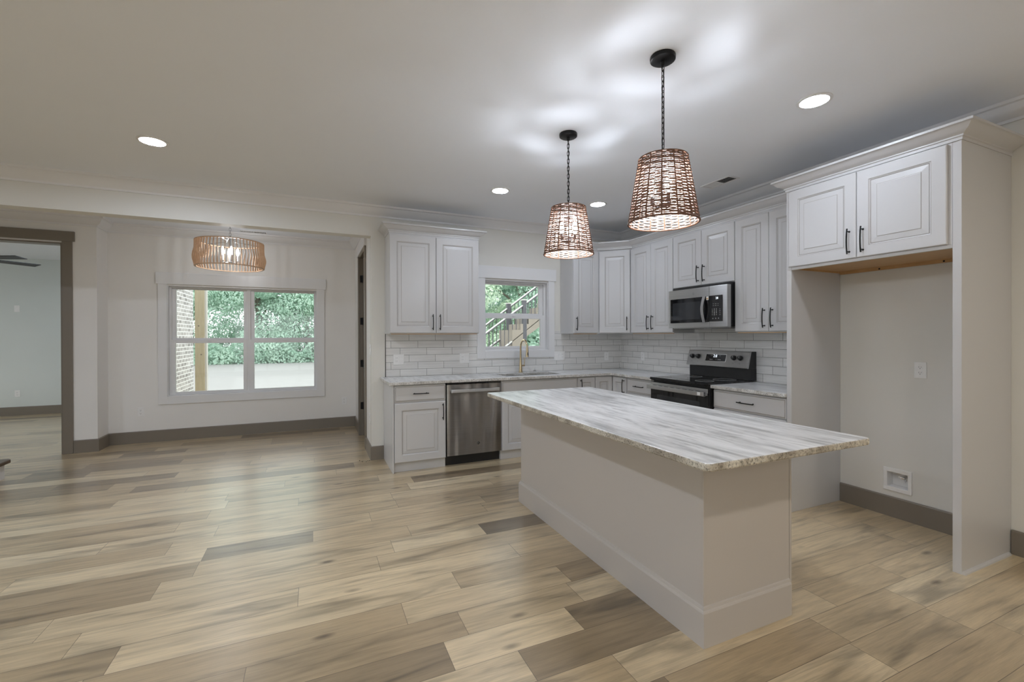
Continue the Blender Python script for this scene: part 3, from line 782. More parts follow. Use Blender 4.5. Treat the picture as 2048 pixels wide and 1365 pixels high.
# corner base (L-shaped)
t = thing('corner_base_cabinet', 'inside-corner base cabinet with a folded two-leaf door', 'cabinet', (0, 0, 0), 0, 'white base cabinets')
YC = 4.232
MB().prism([(3.0995, YW-0.01), (3.0995, YB+0.0205), (XB+0.0205, YB+0.0205), (XB+0.0205, YC), (XW-0.01, YC), (XW-0.01, YW-0.01)], 'z', 0.098, ZT).build('body', 'cab', t)
MB().prism([(3.0995, YW-0.03), (3.0995, YB+0.045), (XB+0.045, YB+0.045), (XB+0.045, YC), (XW-0.03, YC), (XW-0.03, YW-0.03)], 'z', 0.0, 0.0975).build('toe_kick', 'cab', t)
door(t, 3.105, XB-0.002, 0.102, 0.862, YB)
w = YB-0.002-(YC+0.006)
d = door(t, -w/2, w/2, 0.102, 0.862, 0, w/2-0.036, 0.76); d.location = (XB, (YB-0.002+YC+0.006)/2, 0.102); d.rotation_euler = (0, 0, R90)
# drawer bases beside the range
def drawer_base(label, ya, yb):
    w = ya-yb; t = thing('drawer_base_cabinet', label, 'cabinet', (XB, (ya+yb)/2, 0), R90, 'white base cabinets')
    base_body(t, w)
    drawer(t, -w/2+0.006, w/2-0.006, 0.705, 0.862); drawer(t, -w/2+0.006, w/2-0.006, 0.408, 0.692); drawer(t, -w/2+0.006, w/2-0.006, 0.102, 0.395)
    return t
RY0, RY1 = 3.004, 3.776      # range
drawer_base('narrow drawer base between the corner cabinet and the range', YC-0.0015, RY1+0.006)
drawer_base('wide drawer base between the range and the fridge panel', RY0-0.008, 2.2945)

# ------------------------------------------------------------------ countertops
def slab(name, outline_rects, z0, z1, mats, label, cat, loc_=(0,0,0), bevel=0.004, round_=None):
    pass
ZS0, ZS1 = ZT+0.0005, 0.907
SK = (1.975, 2.700, 4.615, 4.955)
def grid_slab(name, xs, ys, inside, z0, z1, mats, bev):
    """slab from grid cells; inside(i,j) tells which cells are solid"""
    mb = MB(); vid = {}
    def V(i, j, k):
        key = (i, j, k)
        if key not in vid: vid[key] = len(mb.v); mb.v.append((xs[i], ys[j], (z0, z1)[k]))
        return vid[key]
    nx, ny = len(xs)-1, len(ys)-1
    ins = lambda i, j: 0 <= i < nx and 0 <= j < ny and inside(i, j)
    for i in range(nx):
        for j in range(ny):
            if not ins(i, j): continue
            mb.f.append((V(i,j,1), V(i+1,j,1), V(i+1,j+1,1), V(i,j+1,1))); mb.m.append(0)
            mb.f.append((V(i,j,0), V(i,j+1,0), V(i+1,j+1,0), V(i+1,j,0))); mb.m.append(0)
            for (a, c, nb) in (((i,j),(i+1,j),(i,j-1)), ((i+1,j),(i+1,j+1),(i+1,j)), ((i+1,j+1),(i,j+1),(i,j+1)), ((i,j+1),(i,j),(i-1,j))):
                if not ins(*nb):
                    mb.f.append((V(*a,0), V(*c,0), V(*c,1), V(*a,1))); mb.m.append(1)
    return mb.build(name, mats, None, bev, seg=2)
xs = [0.672, SK[0], SK[1], XB-0.028, XW-T-0.001]; ys = [RY1+0.005, YB-0.028, SK[2], SK[3], YW-T-0.001]
o = grid_slab('countertop', xs, ys, lambda i, j: (i == 3 or j >= 1) and not (i == 1 and j == 2), ZS0, ZS1, ['granite2', 'granite_edge2'], 0.003)
tag(o, 'L-shaped white and grey granite counter around the sink and corner', 'countertop')
o = grid_slab('countertop', [XB-0.028, XW-T-0.001], [2.2945, RY0-0.007], lambda i, j: True, ZS0, ZS1, ['granite2', 'granite_edge2'], 0.003)
tag(o, 'short white granite counter between the range and the fridge panel', 'countertop')
# sink
b = MB(); e = 0.012
s0, s1, s2, s3 = SK[0]-e, SK[1]+e, SK[2]-e, SK[3]+e
zt, zb = ZS0-0.001, 0.735
b.box(s0, SK[0], s2, s3, zb, zt); b.box(SK[1], s1, s2, s3, zb, zt); b.box(SK[0], SK[1], s2, SK[2], zb, zt); b.box(SK[0], SK[1], SK[3], s3, zb, zt); b.box(SK[0], SK[1], SK[2], SK[3], zb, zb+0.012)
o = b.build('sink', 'steel', None, 0.002); tag(o, 'undermount stainless sink basin below the small window', 'sink')
b = MB().lathe([(0.0, 0.0), (0.045, 0.0), (0.05, 0.003), (0.0, 0.003)], (2.34, 4.79, zb+0.012), 24); b.build('drain', 'chrome', o)
# faucet
t = thing('faucet', 'champagne gold pull-down gooseneck faucet behind the sink', 'faucet', (2.352, 5.030, ZS1), 0)
b = MB().lathe([(0.0, 0), (0.027, 0), (0.027, 0.006), (0.022, 0.010), (0.0195, 0.06), (0.016, 0.11), (0.0135, 0.16), (0.0, 0.16)], (0, 0, 0), 24)
b.build('base', 'gold', t, smooth=True)
pts = [(0, 0, 0.15), (0, 0, 0.31)]
rad = 0.095
for i in range(1, 13):
    a = PI*i/12*1.02; pts.append((0, -rad+rad*math.cos(a), 0.31+rad*math.sin(a)))
b = MB().tube(pts, 0.0115, 14); b.build('spout', 'gold', t, smooth=True)
e_ = Vector(pts[-1]); b = MB().cyl(e_+Vector((0, 0, 0.004)), e_+Vector((0, 0.004, -0.105)), 0.0135, 0.018, 18)
sh_ = b.build('spray_head', 'gold', t, smooth=True)
MB().box(-0.005, 0.005, e_.y-0.021, e_.y-0.013, e_.z-0.085, e_.z-0.05).build('spray_button', 'blackplastic', sh_)
b = MB().cyl((0.012, 0, 0.085), (0.052, 0, 0.085), 0.0105, n=14); b.cyl((0.049, 0, 0.08), (0.058, 0.0, 0.185), 0.0055, 0.0045, 10)
b.build('lever', 'gold', t, smooth=True)
# air switch
b = MB().lathe([(0, 0), (0.026, 0), (0.027, 0.006), (0.02, 0.011), (0.02, 0.02), (0.014, 0.024), (0.004, 0.026), (0.0025, 0.030), (0.0025, 0.056), (0, 0.057)], (2.552, 5.04, ZS1), 22)
tag(b.build('sink_stopper', 'chrome', None, smooth=True), 'small chrome sink stopper with a thin stem standing beside the faucet', 'sink stopper')

# ------------------------------------------------------------------ island
IX0, IX1, IY0, IY1 = 1.552, 2.118, 1.440, 3.318
t = thing('kitchen_island', 'greige kitchen island base under the big stone slab', 'kitchen island', ((IX0+IX1)/2, (IY0+IY1)/2, 0))
ox, oy = (IX0+IX1)/2, (IY0+IY1)/2
hx, hy = (IX1-IX0)/2, (IY1-IY0)/2
MB().box(-hx, hx, -hy, hy, 0.10, ZT).build('body', 'island', t, 0.002)
b = MB(); b.box(-hx, hx-0.06, -hy, hy, 0.0, 0.0995); b.build('plinth', 'island', t)
BT = [(0, 0), (0.015, 0), (0.015, 0.150), (0.012, 0.157), (0.008, 0.160), (0.006, 0.170), (0, 0.174)]
MB().sweep([(hx-0.003, -hy), (-hx, -hy), (-hx, hy), (hx-0.003, hy)], BT).build('base_trim', 'island', t)
b = MB(); b.box(-hx-0.004, -hx, -hy+0.0, -hy+0.0, 0.18, ZT)
MB().box(-hx-0.003, -hx+0.004, -hy-0.003, -hy+0.004, 0.175, ZT).build('corner_bead', 'island', t, 0.0015)
n = 3; wdt = 2*hy/n
for i in range(n):
    a0 = -hy+i*wdt+0.004; a1 = a0+wdt-0.008
    d = door(t, 0, a1-a0, 0.115, 0.865, 0, (a1-a0)-0.04 if i % 2 == 0 else 0.04, 0.76, 'island')
    d.location = (hx+0.027, (a0+a1)/2, 0.115); d.rotation_euler = (0, 0, PI/2)
MB().cyl((hx+0.015, -hy+0.0038, 0.805), (hx+0.015, -hy+0.001, 0.805), 0.006, n=10).build('door_bumper', 'plastic', t)
# slab, local object centred on the slab
SX0, SX1, SY0, SY1 = 1.262, 2.240, 1.150, 3.346
def rounded(x0, x1, y0, y1, r, n=6):
    pts = []
    for cx_, cy_, a0 in ((x1-r, y1-r, 0), (x0+r, y1-r, PI/2), (x0+r, y0+r, PI), (x1-r, y0+r, 1.5*PI)):
        for i in range(n+1):
            a = a0+PI/2*i/n; pts.append((cx_+r*math.cos(a), cy_+r*math.sin(a)))
    return pts
pts = rounded(SX0, SX1, SY0, SY1, 0.022)
b = MB(); k = len(pts)
for z, ins in ((ZS0, 0.003), (ZS0+0.005, 0.0), (ZS1-0.006, 0.0), (ZS1-0.0015, 0.002), (ZS1, 0.005)):
    cx_, cy_ = (SX0+SX1)/2, (SY0+SY1)/2
    for p in pts:
        dx, dy = p[0]-cx_, p[1]-cy_
        b.v.append((p[0]-math.copysign(ins, dx), p[1]-math.copysign(ins, dy), z))
for lv in range(4):
    for i in range(k):
        b.f.append((lv*k+i, lv*k+(i+1) % k, (lv+1)*k+(i+1) % k, (lv+1)*k+i)); b.m.append(1 if lv < 3 else 0)
b.f.append(tuple(range(4*k, 5*k))); b.m.append(0); b.f.append(tuple(reversed(range(k)))); b.m.append(1)
o = b.build('island_countertop', ['granite', 'granite_edge'])
tag(o, 'large white and grey streaked stone slab topping the island', 'countertop')

# ------------------------------------------------------------------ text helper
def text_mesh(name, body, size, parent, loc_, rot, mat, align='CENTER', space=1.0, line=1.0, sx=1.0):
    cu = bpy.data.curves.new(name, 'FONT'); cu.body = body; cu.size = size; cu.align_x = align; cu.align_y = 'CENTER'
    cu.space_character = space; cu.space_line = line; cu.extrude = 0.0003
    tmp = bpy.data.objects.new(name, cu); COL.objects.link(tmp)
    dg = bpy.context.evaluated_depsgraph_get(); me = bpy.data.meshes.new_from_object(tmp.evaluated_get(dg))
    bpy.data.objects.remove(tmp); me.materials.clear(); me.materials.append(M[mat])
    o = bpy.data.objects.new(name, me); COL.objects.link(o); o.parent = parent
    o.location = loc_; o.rotation_euler = rot; o.scale = (sx, 1, 1); return o
def emblem(parent, x, y, z, r, mat='chrome', ring='blackplastic'):
    b = MB().lathe([(0, 0), (r, 0), (r, 0.001), (0, 0.001)], (x, y, z), 24, 'y')
    o = b.build('emblem', ring, parent, smooth=True)
    b = MB().tube([(x+0.90*r*math.cos(2*PI*i/24), y-0.0012, z+0.90*r*math.sin(2*PI*i/24)) for i in range(24)], r*0.06, 6, True)
    for s_ in (-1, 1):
        b.tube([(x+s_*r*0.28+0.30*r*math.cos(2*PI*i/14), y-0.0012, z+0.42*r*math.sin(2*PI*i/14)+s_*0.06*r) for i in range(11)], r*0.06, 6)
    for q in range(4):
        a = PI/4+q*PI/2; b.tube([(x+r*f_*math.cos(a+dl), y-0.0012, z+r*f_*math.sin(a+dl)) for f_, dl in ((0.55, -0.25), (0.72, 0), (0.60, 0.3))], r*0.05, 6)
    b.build('monogram', mat, o, smooth=True)
    return o

# ------------------------------------------------------------------ dishwasher
x0, x1 = 1.2575, 1.8675; w = x1-x0
t = thing('dishwasher', 'stainless steel dishwasher between two white base cabinets', 'dishwasher', ((x0+x1)/2, YB, 0))
MB().box(-w/2, w/2, 0.035, 0.58, 0.105, ZT-0.002).build('tub', 'blackplastic', t)
MB().box(-w/2, w/2, 0.07, 0.55, 0.0, 0.1045).build('toe_kick', 'blackplastic', t)
# slightly bowed door panel
b = MB(); nx, nz = 24, 2; zs_ = [0.112, 0.48, 0.853]
vs = []
for z in zs_:
    for i in range(nx+1):
        u = -1+2*i/nx
        bow = 0.0035*(1-u*u) + (0.004*max(0, (abs(u)-0.93)/0.07)**2)*-1
        vs.append((u*(w/2-0.002), -0.004-bow, z))
for j in range(2):
    for i in range(nx): pass
b.add(vs, [(j*(nx+1)+i, j*(nx+1)+i+1, (j+1)*(nx+1)+i+1, (j+1)*(nx+1)+i) for j in range(2) for i in range(nx)])
vb = [(x, 0.034, z) for (x, y, z) in vs]
b.add(vb, [((j+1)*(nx+1)+i, (j+1)*(nx+1)+i+1, j*(nx+1)+i+1, j*(nx+1)+i) for j in range(2) for i in range(nx)])
q = len(vs); ring = [i for i in range(nx+1)] + [nx+(nx+1), nx+2*(nx+1)] + [2*(nx+1)+i for i in range(nx-1, -1, -1)] + [nx+1]
b.f += [(ring[i], ring[(i+1) % len(ring)], q+ring[(i+1) % len(ring)], q+ring[i]) for i in range(len(ring))]; b.m += [0]*len(ring)
dd = b.build('door', 'steel_dw', t, smooth=True, ang=50)
b = MB(); b.box(-w/2+0.035, w/2-0.035, -0.058, -0.040, 0.772, 0.806)
h_ = b.build('handle', 'steel', dd, 0.006, seg=3)
for q_ in (-w/2+0.051, w/2-0.051): MB().box(q_-0.011, q_+0.011, -0.041, -0.004, 0.778, 0.800).build('handle_bracket', 'steel', dd, 0.002)
emblem(dd, 0.04, -0.0075, 0.222, 0.019)
MB().box(-w/2+0.002, w/2-0.002, 0.0, 0.034, 0.8545, ZT-0.002).build('dark_gap_strip', 'blackglass', t)  # dark of the gap above the door drawn as a black strip

# ------------------------------------------------------------------ range
t = thing('range', 'freestanding stainless and black electric range against the tiled wall', 'range', (XB-0.03, (RY0+RY1)/2, 0), R90)
w = RY1-RY0-0.004; hw = w/2
DEP = XW-T-0.004-(XB-0.03)
MB().box(-hw, hw, 0.03, DEP-0.02, 0.03, 0.893).build('body', 'blackplastic', t, 0.003)
ct = MB().box(-hw, hw, -0.022, DEP-0.08, 0.8935, 0.919).build('cooktop', 'blackglass', t, 0.004)
for (x, y, r) in ((-0.19, 0.15, 0.11), (0.19, 0.15, 0.085), (-0.19, 0.42, 0.075), (0.19, 0.42, 0.105)):
    MB().tube([(x+r*math.cos(2*PI*i/40), y+r*math.sin(2*PI*i/40), 0.9192) for i in range(40)], 0.0008, 4, True).build('burner_ring', 'label_white', ct)
od = MB().box(-hw+0.003, hw-0.003, -0.012, 0.0295, 0.225, 0.868).build('oven_door', 'blackglass', t, 0.003)
b = MB(); b.box(-hw+0.004, hw-0.004, -0.0175, -0.0125, 0.825, 0.866); b.build('door_trim', 'steel', od, 0.001)
MB().box(-hw+0.10, hw-0.10, -0.0135, -0.0125, 0.33, 0.74).build('oven_window', 'ovenglass', od)
b = MB().box(-hw+0.004, hw-0.004, -0.072, -0.040, 0.800, 0.842)
hd = b.build('handle', 'steel', od, 0.006, seg=3)
for q_ in (-hw+0.019, hw-0.019): MB().box(q_-0.011, q_+0.011, -0.041, -0.0125, 0.804, 0.838).build('handle_bracket', 'steel', od, 0.002)
b = MB()
for i in range(8):
    xx = -hw+0.09+i*0.082; b.box(xx, xx+0.05, -0.066, -0.050, 0.8421, 0.8432)
b.build('vent_grille', 'gap', hd)
b = MB()
for i in range(4): b.box(hw-0.0045, hw-0.0035, -0.066, -0.046, 0.806+i*0.009, 0.811+i*0.009)
b.build('end_grille', 'gap', hd)
MB().box(hw-0.075, hw-0.040, -0.0730, -0.0722, 0.808, 0.836).build('sticker', 'plastic', hd)
MB().box(-hw+0.003, hw-0.003, -0.010, 0.0295, 0.055, 0.218).build('storage_drawer', 'steel', t, 0.003)
# backguard
y0 = DEP-0.080
MB().box(-hw, hw, y0, DEP, 0.9195, 1.035).build('riser', 'blackplastic', t, 0.002)
MB().prism([(y0-0.035, 1.025), (y0-0.052, 1.045), (y0-0.005, 1.200), (DEP, 1.200), (DEP, 0.90), (y0+0.0, 1.025)][:4]+[(DEP, 1.0355), (y0-0.03, 1.0355)], 'x', -hw+0.001, hw-0.0085)
bg = MB().prism([(y0-0.052, 1.040), (y0-0.006, 1.196), (y0+0.004, 1.200), (DEP-0.002, 1.200), (DEP-0.002, 1.0355), (y0-0.040, 1.0355)], 'x', -hw+0.001, hw-0.012).build('backguard', 'steel', t, 0.002)
MB().prism([(y0-0.052, 1.040), (y0-0.006, 1.196), (y0+0.004, 1.200), (y0+0.012, 1.200), (y0-0.03, 1.0355), (y0-0.045, 1.0355)], 'x', hw-0.0118, hw).build('end_trim', 'steel', bg, 0.001)
MB().prism([(y0+0.0125, 1.199), (DEP-0.002, 1.199), (DEP-0.002, 1.0355), (y0-0.029, 1.0355)], 'x', hw-0.0118, hw-0.001).build('end_cap', 'blackplastic', bg)
tilt = math.atan2(0.046, 0.156)          # face leans back going up
def on_face(s):                          # s: 0..1 up the sloped face -> (y, z)
    return (y0-0.052+0.046*s, 1.040+0.156*s)
def face_box(mb, xa, xb, s0, s1, d0, d1):
    (ya, za), (yb, zb_) = on_face(s0), on_face(s1); ny, nz_ = -math.cos(tilt), math.sin(tilt)
    vs = []
    for dd_ in (d0, d1):
        for (x, y, z) in ((xa, ya, za), (xb, ya, za), (xb, yb, zb_), (xa, yb, zb_)): vs.append((x, y+ny*dd_, z+nz_*dd_))
    mb.add(vs, [(0,1,2,3), (7,6,5,4), (0,4,5,1), (1,5,6,2), (2,6,7,3), (3,7,4,0)]); return mb
b = MB(); face_box(b, -0.135, 0.125, 0.31, 0.80, 0.0003, 0.0012); fr_ = b.build('display_bezel', 'chrome', bg)
b = MB(); face_box(b, -0.128, 0.118, 0.335, 0.775, 0.0012, 0.0030); ds = b.build('display', 'blackglass', bg)
RX = (PI/2-tilt, 0, 0)
RX = (PI/2+0, 0, 0)
def face_text(name, body, size, x, s, mat, par, **k):
    y, z = on_face(s); ny, nz_ = -math.cos(tilt), math.sin(tilt)
    return text_mesh(name, body, size, par, (x, y+ny*0.0034, z+nz_*0.0034), (PI/2-tilt, 0, 0), mat, **k)
face_text('clock_digits', '2:8', 0.040, -0.012, 0.66, 'glyph', ds)
face_text('touch_keys', 'o  o                    o  o', 0.014, -0.005, 0.70, 'label_white', ds)
face_text('touch_keys', 'o o o   -   +   o o o', 0.018, -0.005, 0.44, 'label_white', ds)
for x in (-0.315, -0.235, 0.215, 0.290):
    y, z = on_face(0.60); nv = Vector((0, -math.cos(tilt), math.sin(tilt))); c = Vector((x, y, z))
    b = MB().cyl(c, c+nv*0.010, 0.026, 0.025, 20); b.cyl(c+nv*0.010, c+nv*0.026, 0.022, 0.019, 20)
    k_ = b.build('knob', 'blackplastic', bg, smooth=True)
    b = MB(); tv = Vector((0, math.sin(tilt), math.cos(tilt))); q_ = c+nv*0.0268
    b.tube([q_-tv*0.002, q_+tv*0.014], 0.0014, 6); b.build('pointer', 'label_white', k_)
for x in (-0.315, -0.235, 0.215, 0.290):
    y, z = on_face(0.25); nv = Vector((0, -math.cos(tilt), math.sin(tilt))); c = Vector((x, y, z))
    MB().tube([c+nv*0.0006+Vector((0.005*math.cos(2*PI*i/12), 0, 0.005*math.sin(2*PI*i/12))) for i in range(12)], 0.0006, 4, True).build('burner_mark', 'slot', bg)

# ------------------------------------------------------------------ microwave
MX = 3.530
t = thing('microwave', 'over-the-range stainless microwave with black door glass', 'microwave', (MX, 3.368, 1.440), R90)
hw = 0.3775; H_ = 0.400
MB().box(-hw+0.012, hw-0.012, 0.05, XW-T-0.012-MX, 0.004, 0.4265).build('body', 'blackplastic', t, 0.002)
fr_ = MB(); fr_.box(0.168, hw, 0, 0.0495, 0, H_); fr_ = fr_.build('control_frame', 'steel', t, 0.004)
dr_ = MB(); dr_.box(-hw, 0.166, 0, 0.0495, 0, H_); dr_ = dr_.build('door', 'steel', t, 0.004)
MB().box(-hw+0.033, 0.100, -0.003, -0.0002, 0.052, 0.304).build('window', 'ovenglass', dr_, 0.002)
b = MB(); b.box(-hw+0.033, 0.100, -0.0038, -0.0031, 0.052, 0.085); b.box(-hw+0.033, 0.100, -0.0038, -0.0031, 0.262, 0.304); b.box(-hw+0.033, -hw+0.065, -0.0038, -0.0031, 0.085, 0.262); b.box(0.06, 0.100, -0.0038, -0.0031, 0.085, 0.262)
b.build('window_border', 'blackglass', dr_)
MB().box(0.1005, 0.166, -0.003, -0.0002, 0.052, 0.304).build('door_glass', 'blackglass', dr_, 0.001)
pts = [(0.112, -0.012-0.030*math.sin(PI*(i/10)), 0.050+0.256*i/10) for i in range(11)]
b = MB()
vs = []
for (x, y, z) in pts: vs += [(x-0.017, y, z), (x+0.017, y, z), (x+0.017, y+0.012, z), (x-0.017, y+0.012, z)]
fs = [(4*i+j, 4*i+(j+1) % 4, 4*i+4+(j+1) % 4, 4*i+4+j) for i in range(10) for j in range(4)] + [(3,2,1,0), (40,41,42,43)]
b.add(vs, fs); b.box(0.098, 0.126, -0.012, -0.003, 0.05, 0.072); b.box(0.098, 0.126, -0.012, -0.003, 0.284, 0.306)
b.build('handle', 'steel', dr_, 0.002)
cp_ = MB().box(0.172, 0.325, -0.003, -0.0002, 0.056, 0.306).build('control_panel', 'blackglass', fr_, 0.001)
MX_ROT = (PI/2, 0, 0)
text_mesh('clock_digits', '28', 0.030, cp_, (0.262, -0.0034, 0.278), MX_ROT, 'glyph')
text_mesh('keypad_digits', '1   2   3\n4   5   6\n7   8   9\n<   0   >', 0.018, cp_, (0.232, -0.0034, 0.146), MX_ROT, 'label_white', line=1.0)
text_mesh('keypad_words', '--\n---\n--\n---', 0.020, cp_, (0.297, -0.0034, 0.146), MX_ROT, 'label_white', line=0.9)
text_mesh('menu_words', '--  ---  --\n--  ---  --', 0.020, cp_, (0.248, -0.0034, 0.218), MX_ROT, 'label_white', line=0.85)
text_mesh('start_words', 'o    o    o', 0.020, cp_, (0.248, -0.0034, 0.086), MX_ROT, 'label_white')
b = MB().box(0.135, 0.163, -0.0038, -0.0031, 0.268, 0.302); st_ = b.build('sticker', 'plastic', dr_)
b = MB(); b.box(0.139, 0.159, -0.0042, -0.0039, 0.273, 0.290); b.build('sticker_print', 'maple', st_)
emblem(dr_, -0.030, -0.0004, 0.345, 0.014, 'steel', 'nickel')
b = MB(); b.box(-hw+0.02, hw-0.02, 0.055, 0.36, -0.008, 0.0035); b.build('underside_vent', 'steel', t)
for q_ in (-0.21, 0.21): MB().box(q_-0.09, q_+0.09, 0.09, 0.24, -0.011, -0.0085).build('grease_filter', 'blackplastic', t)

# ------------------------------------------------------------------ outlets and plates
def plate_parts(t, gang, kind):
    w = 0.072+0.046*(gang-1); h = 0.116
    MB().box(-w/2, w/2, -0.006, 0, -h/2, h/2).build('plate', 'plastic', t, 0.003)
    for g in range(gang):
        cx = (g-(gang-1)/2)*0.046
        k = kind[g % len(kind)]
        if k == 'o':
            for s_ in (-1, 1):
                z = s_*0.0195
                f_ = MB().prism([(cx+0.0165*math.cos(a), z+max(-0.0135, min(0.0135, 0.0165*math.sin(a)))) for a in [2*PI*i/20 for i in range(20)]], 'y', -0.0078, -0.0061).build('receptacle', 'plastic', t)
                b = MB(); b.box(cx-0.0075, cx-0.0055, -0.0081, -0.0079, z-0.001, z+0.008); b.box(cx+0.0055, cx+0.0075, -0.0081, -0.0079, z, z+0.007); b.cyl((cx, -0.0079, z-0.0075), (cx, -0.0081, z-0.0075), 0.0026, n=8)
                b.build('slots', 'slot', f_)
        elif k == 'd':
            f_ = MB().box(cx-0.0165, cx+0.0165, -0.0075, -0.0061, -0.033, 0.033).build('receptacle', 'plastic', t, 0.001)
            b = MB()
            for s_ in (-1, 1):
                z = s_*0.018; b.box(cx-0.0075, cx-0.0055, -0.0078, -0.0076, z-0.002, z+0.007); b.box(cx+0.0055, cx+0.0075, -0.0078, -0.0076, z-0.001, z+0.006)
            b.build('slots', 'slot', f_)
        elif k == 's':
            b = MB().prism([(-0.0061, -0.033), (-0.0075, -0.033), (-0.011, 0.030), (-0.0061, 0.033)], 'x', cx-0.0165, cx+0.0165); b.build('rocker', 'plastic', t)
    return t
def plate(label, x, y, z, rz, gang=1, kind='o', name='wall_outlet', cat='outlet', group='white wall outlets'):
    return plate_parts(thing(name, label, cat, (x, y, z), rz, group), gang, kind)
plate('white outlet on the dining wall between the window and the cased opening', -2.033, YD, 0.398, 0)
plate('white outlet on the dining wall between the window and the taupe door', 0.418, YD, 0.392, 0)
plate('two-gang white outlet plate in the tiles beside the wall end', 0.872, YW-T, 1.099, 0, 2, 'ds')
plate('two-gang white outlet plate in the tiles just beside the sink window', 1.643, YW-T, 1.096, 0, 2, 'ds')
plate('three-gang white switch plate in the tiles under the narrow wall cabinet', 2.947, YW-T, 1.098, 0, 3, 'ssd')
plate('single white outlet in the tiles close to the kitchen corner', 3.69, YW-T, 1.077, 0, 1, 'd')
plate('single white outlet in the tiles on the range wall near the corner', XW-T, 4.652, 1.089, R90, 1, 'd')
plate('white outlet high on the wall of the empty fridge space', XW, 1.725, 1.107, R90)
plate('white switch plate on the wall end beside the kitchen opening', XK, 5.205, 1.212, R90, 2, 's', 'light_switch', 'light switch')
plate('white outlet low on the wall end beside the kitchen opening', XK, 5.275, 0.427, R90)
plate('white outlet on the far grey-green wall seen through the opening', -4.73, 10.63, 0.379, 0)
plate('small blank white plate high on the far grey-green wall', -4.73, 10.63, 1.863, 0, 1, 'x', 'wall_plate', 'wall plate')

# recessed water supply box
t = thing('water_supply_box', 'white recessed water valve box low in the fridge space', 'water box', (XW, 1.862, 0.278), R90)
w, h = 0.088, 0.085
b = MB()
b.box(-w, w, -0.008, 0, h-0.028, h); b.box(-w, w, -0.008, 0, -h, -h+0.028); b.box(-w, -w+0.022, -0.008, 0, -h+0.028, h-0.028); b.box(w-0.022, w, -0.008, 0, -h+0.028, h-0.028)
b.build('frame', 'plastic', t, 0.002)
# niche walls (shallow box standing in front of the wall face, behind the frame lip)
iw, ih, dp = w-0.022, h-0.028, 0.075
b = MB(); b.box(-iw, iw, dp-0.003, dp, -ih, ih); b.box(-iw, -iw+0.002, -0.006, dp-0.003, -ih, ih); b.box(iw-0.002, iw, -0.006, dp-0.003, -ih, ih); b.box(-iw+0.002, iw-0.002, -0.006, dp-0.003, -ih, -ih+0.002); b.box(-iw+0.002, iw-0.002, -0.006, dp-0.003, ih-0.002, ih)
b.build('niche', 'plastic', t)
b = MB(); b.cyl((0.02, dp-0.003, 0.020), (0.02, 0.02, 0.020), 0.009, n=12); b.cyl((0.02, 0.03, 0.020), (0.042, 0.02, 0.002), 0.006, n=10); b.cyl((0.0, 0.018, 0.026), (0.036, 0.018, 0.022), 0.005, n=8)
b.build('valve', 'chrome', t, smooth=True)

# ------------------------------------------------------------------ ceiling fixtures
def downlight(label, x, y, proto=None):
    if proto: return dup(proto, (x, y, CE), None, label)
    t = thing('downlight', label, 'downlight', (x, y, CE), 0, 'recessed ceiling downlights')
    b = MB().lathe([(0.094, 0.0), (0.094, -0.004), (0.088, -0.008), (0.077, -0.008), (0.076, -0.004), (0.076, 0.0)], (0, 0, 0), 40); b.f = b.f[:-2]; b.m = b.m[:-2]
    b.build('trim_ring', 'trim', t, smooth=True)
    MB().lathe([(0.0, -0.0055), (0.0755, -0.0055), (0.0755, -0.003), (0.0, -0.003)], (0, 0, 0), 32).build('diffuser', 'downlight', t, smooth=True)
    return t
dl = downlight('round lit downlight out over the open floor, before the beam and slatted lamp', -1.066, 4.035)
d1_ = downlight('round lit downlight in front of the sink window', 1.678, 4.048, dl)
d2_ = downlight('round lit downlight between the wicker pendants and the kitchen corner cabinet', 2.820, 4.045, dl)
d_ = downlight('round lit downlight in front of the fridge cabinet', 2.792, 1.738, dl)
def relamp(o, mat):
    for c in o.children:
        if c.name.startswith('diffuser'):
            c.data = c.data.copy(); c.data.materials[0] = M[mat]
for q_ in (d_, d1_, d2_): relamp(q_, 'downlight_dim')
for (x, y, m_) in ((-1.066, 1.738, None), (-3.8, 4.035, None), (-3.8, 1.738, None), (-1.066, -0.56, None), (2.792, -0.56, 'downlight_warm'), (1.0, -0.56, 'downlight_warm'), (-3.8, -0.56, None), (-1.066, -2.7, None), (1.9, -2.7, 'downlight_warm')):  # unseen downlights: ceiling grid continued behind the viewpoint, extras added for fill
    q_ = downlight('round lit unseen downlight giving fill from the living area ceiling, away from the kitchen', x, y, dl); q_['group'] = 'living area downlights'
    if m_: relamp(q_, m_)

for (x, y) in ((-2.9, 8.25),):  # hidden lamp added to brighten the study
    q_ = downlight('unseen fill downlight added in the room beyond the cased opening', x, y, dl); q_.location.z = 2.75

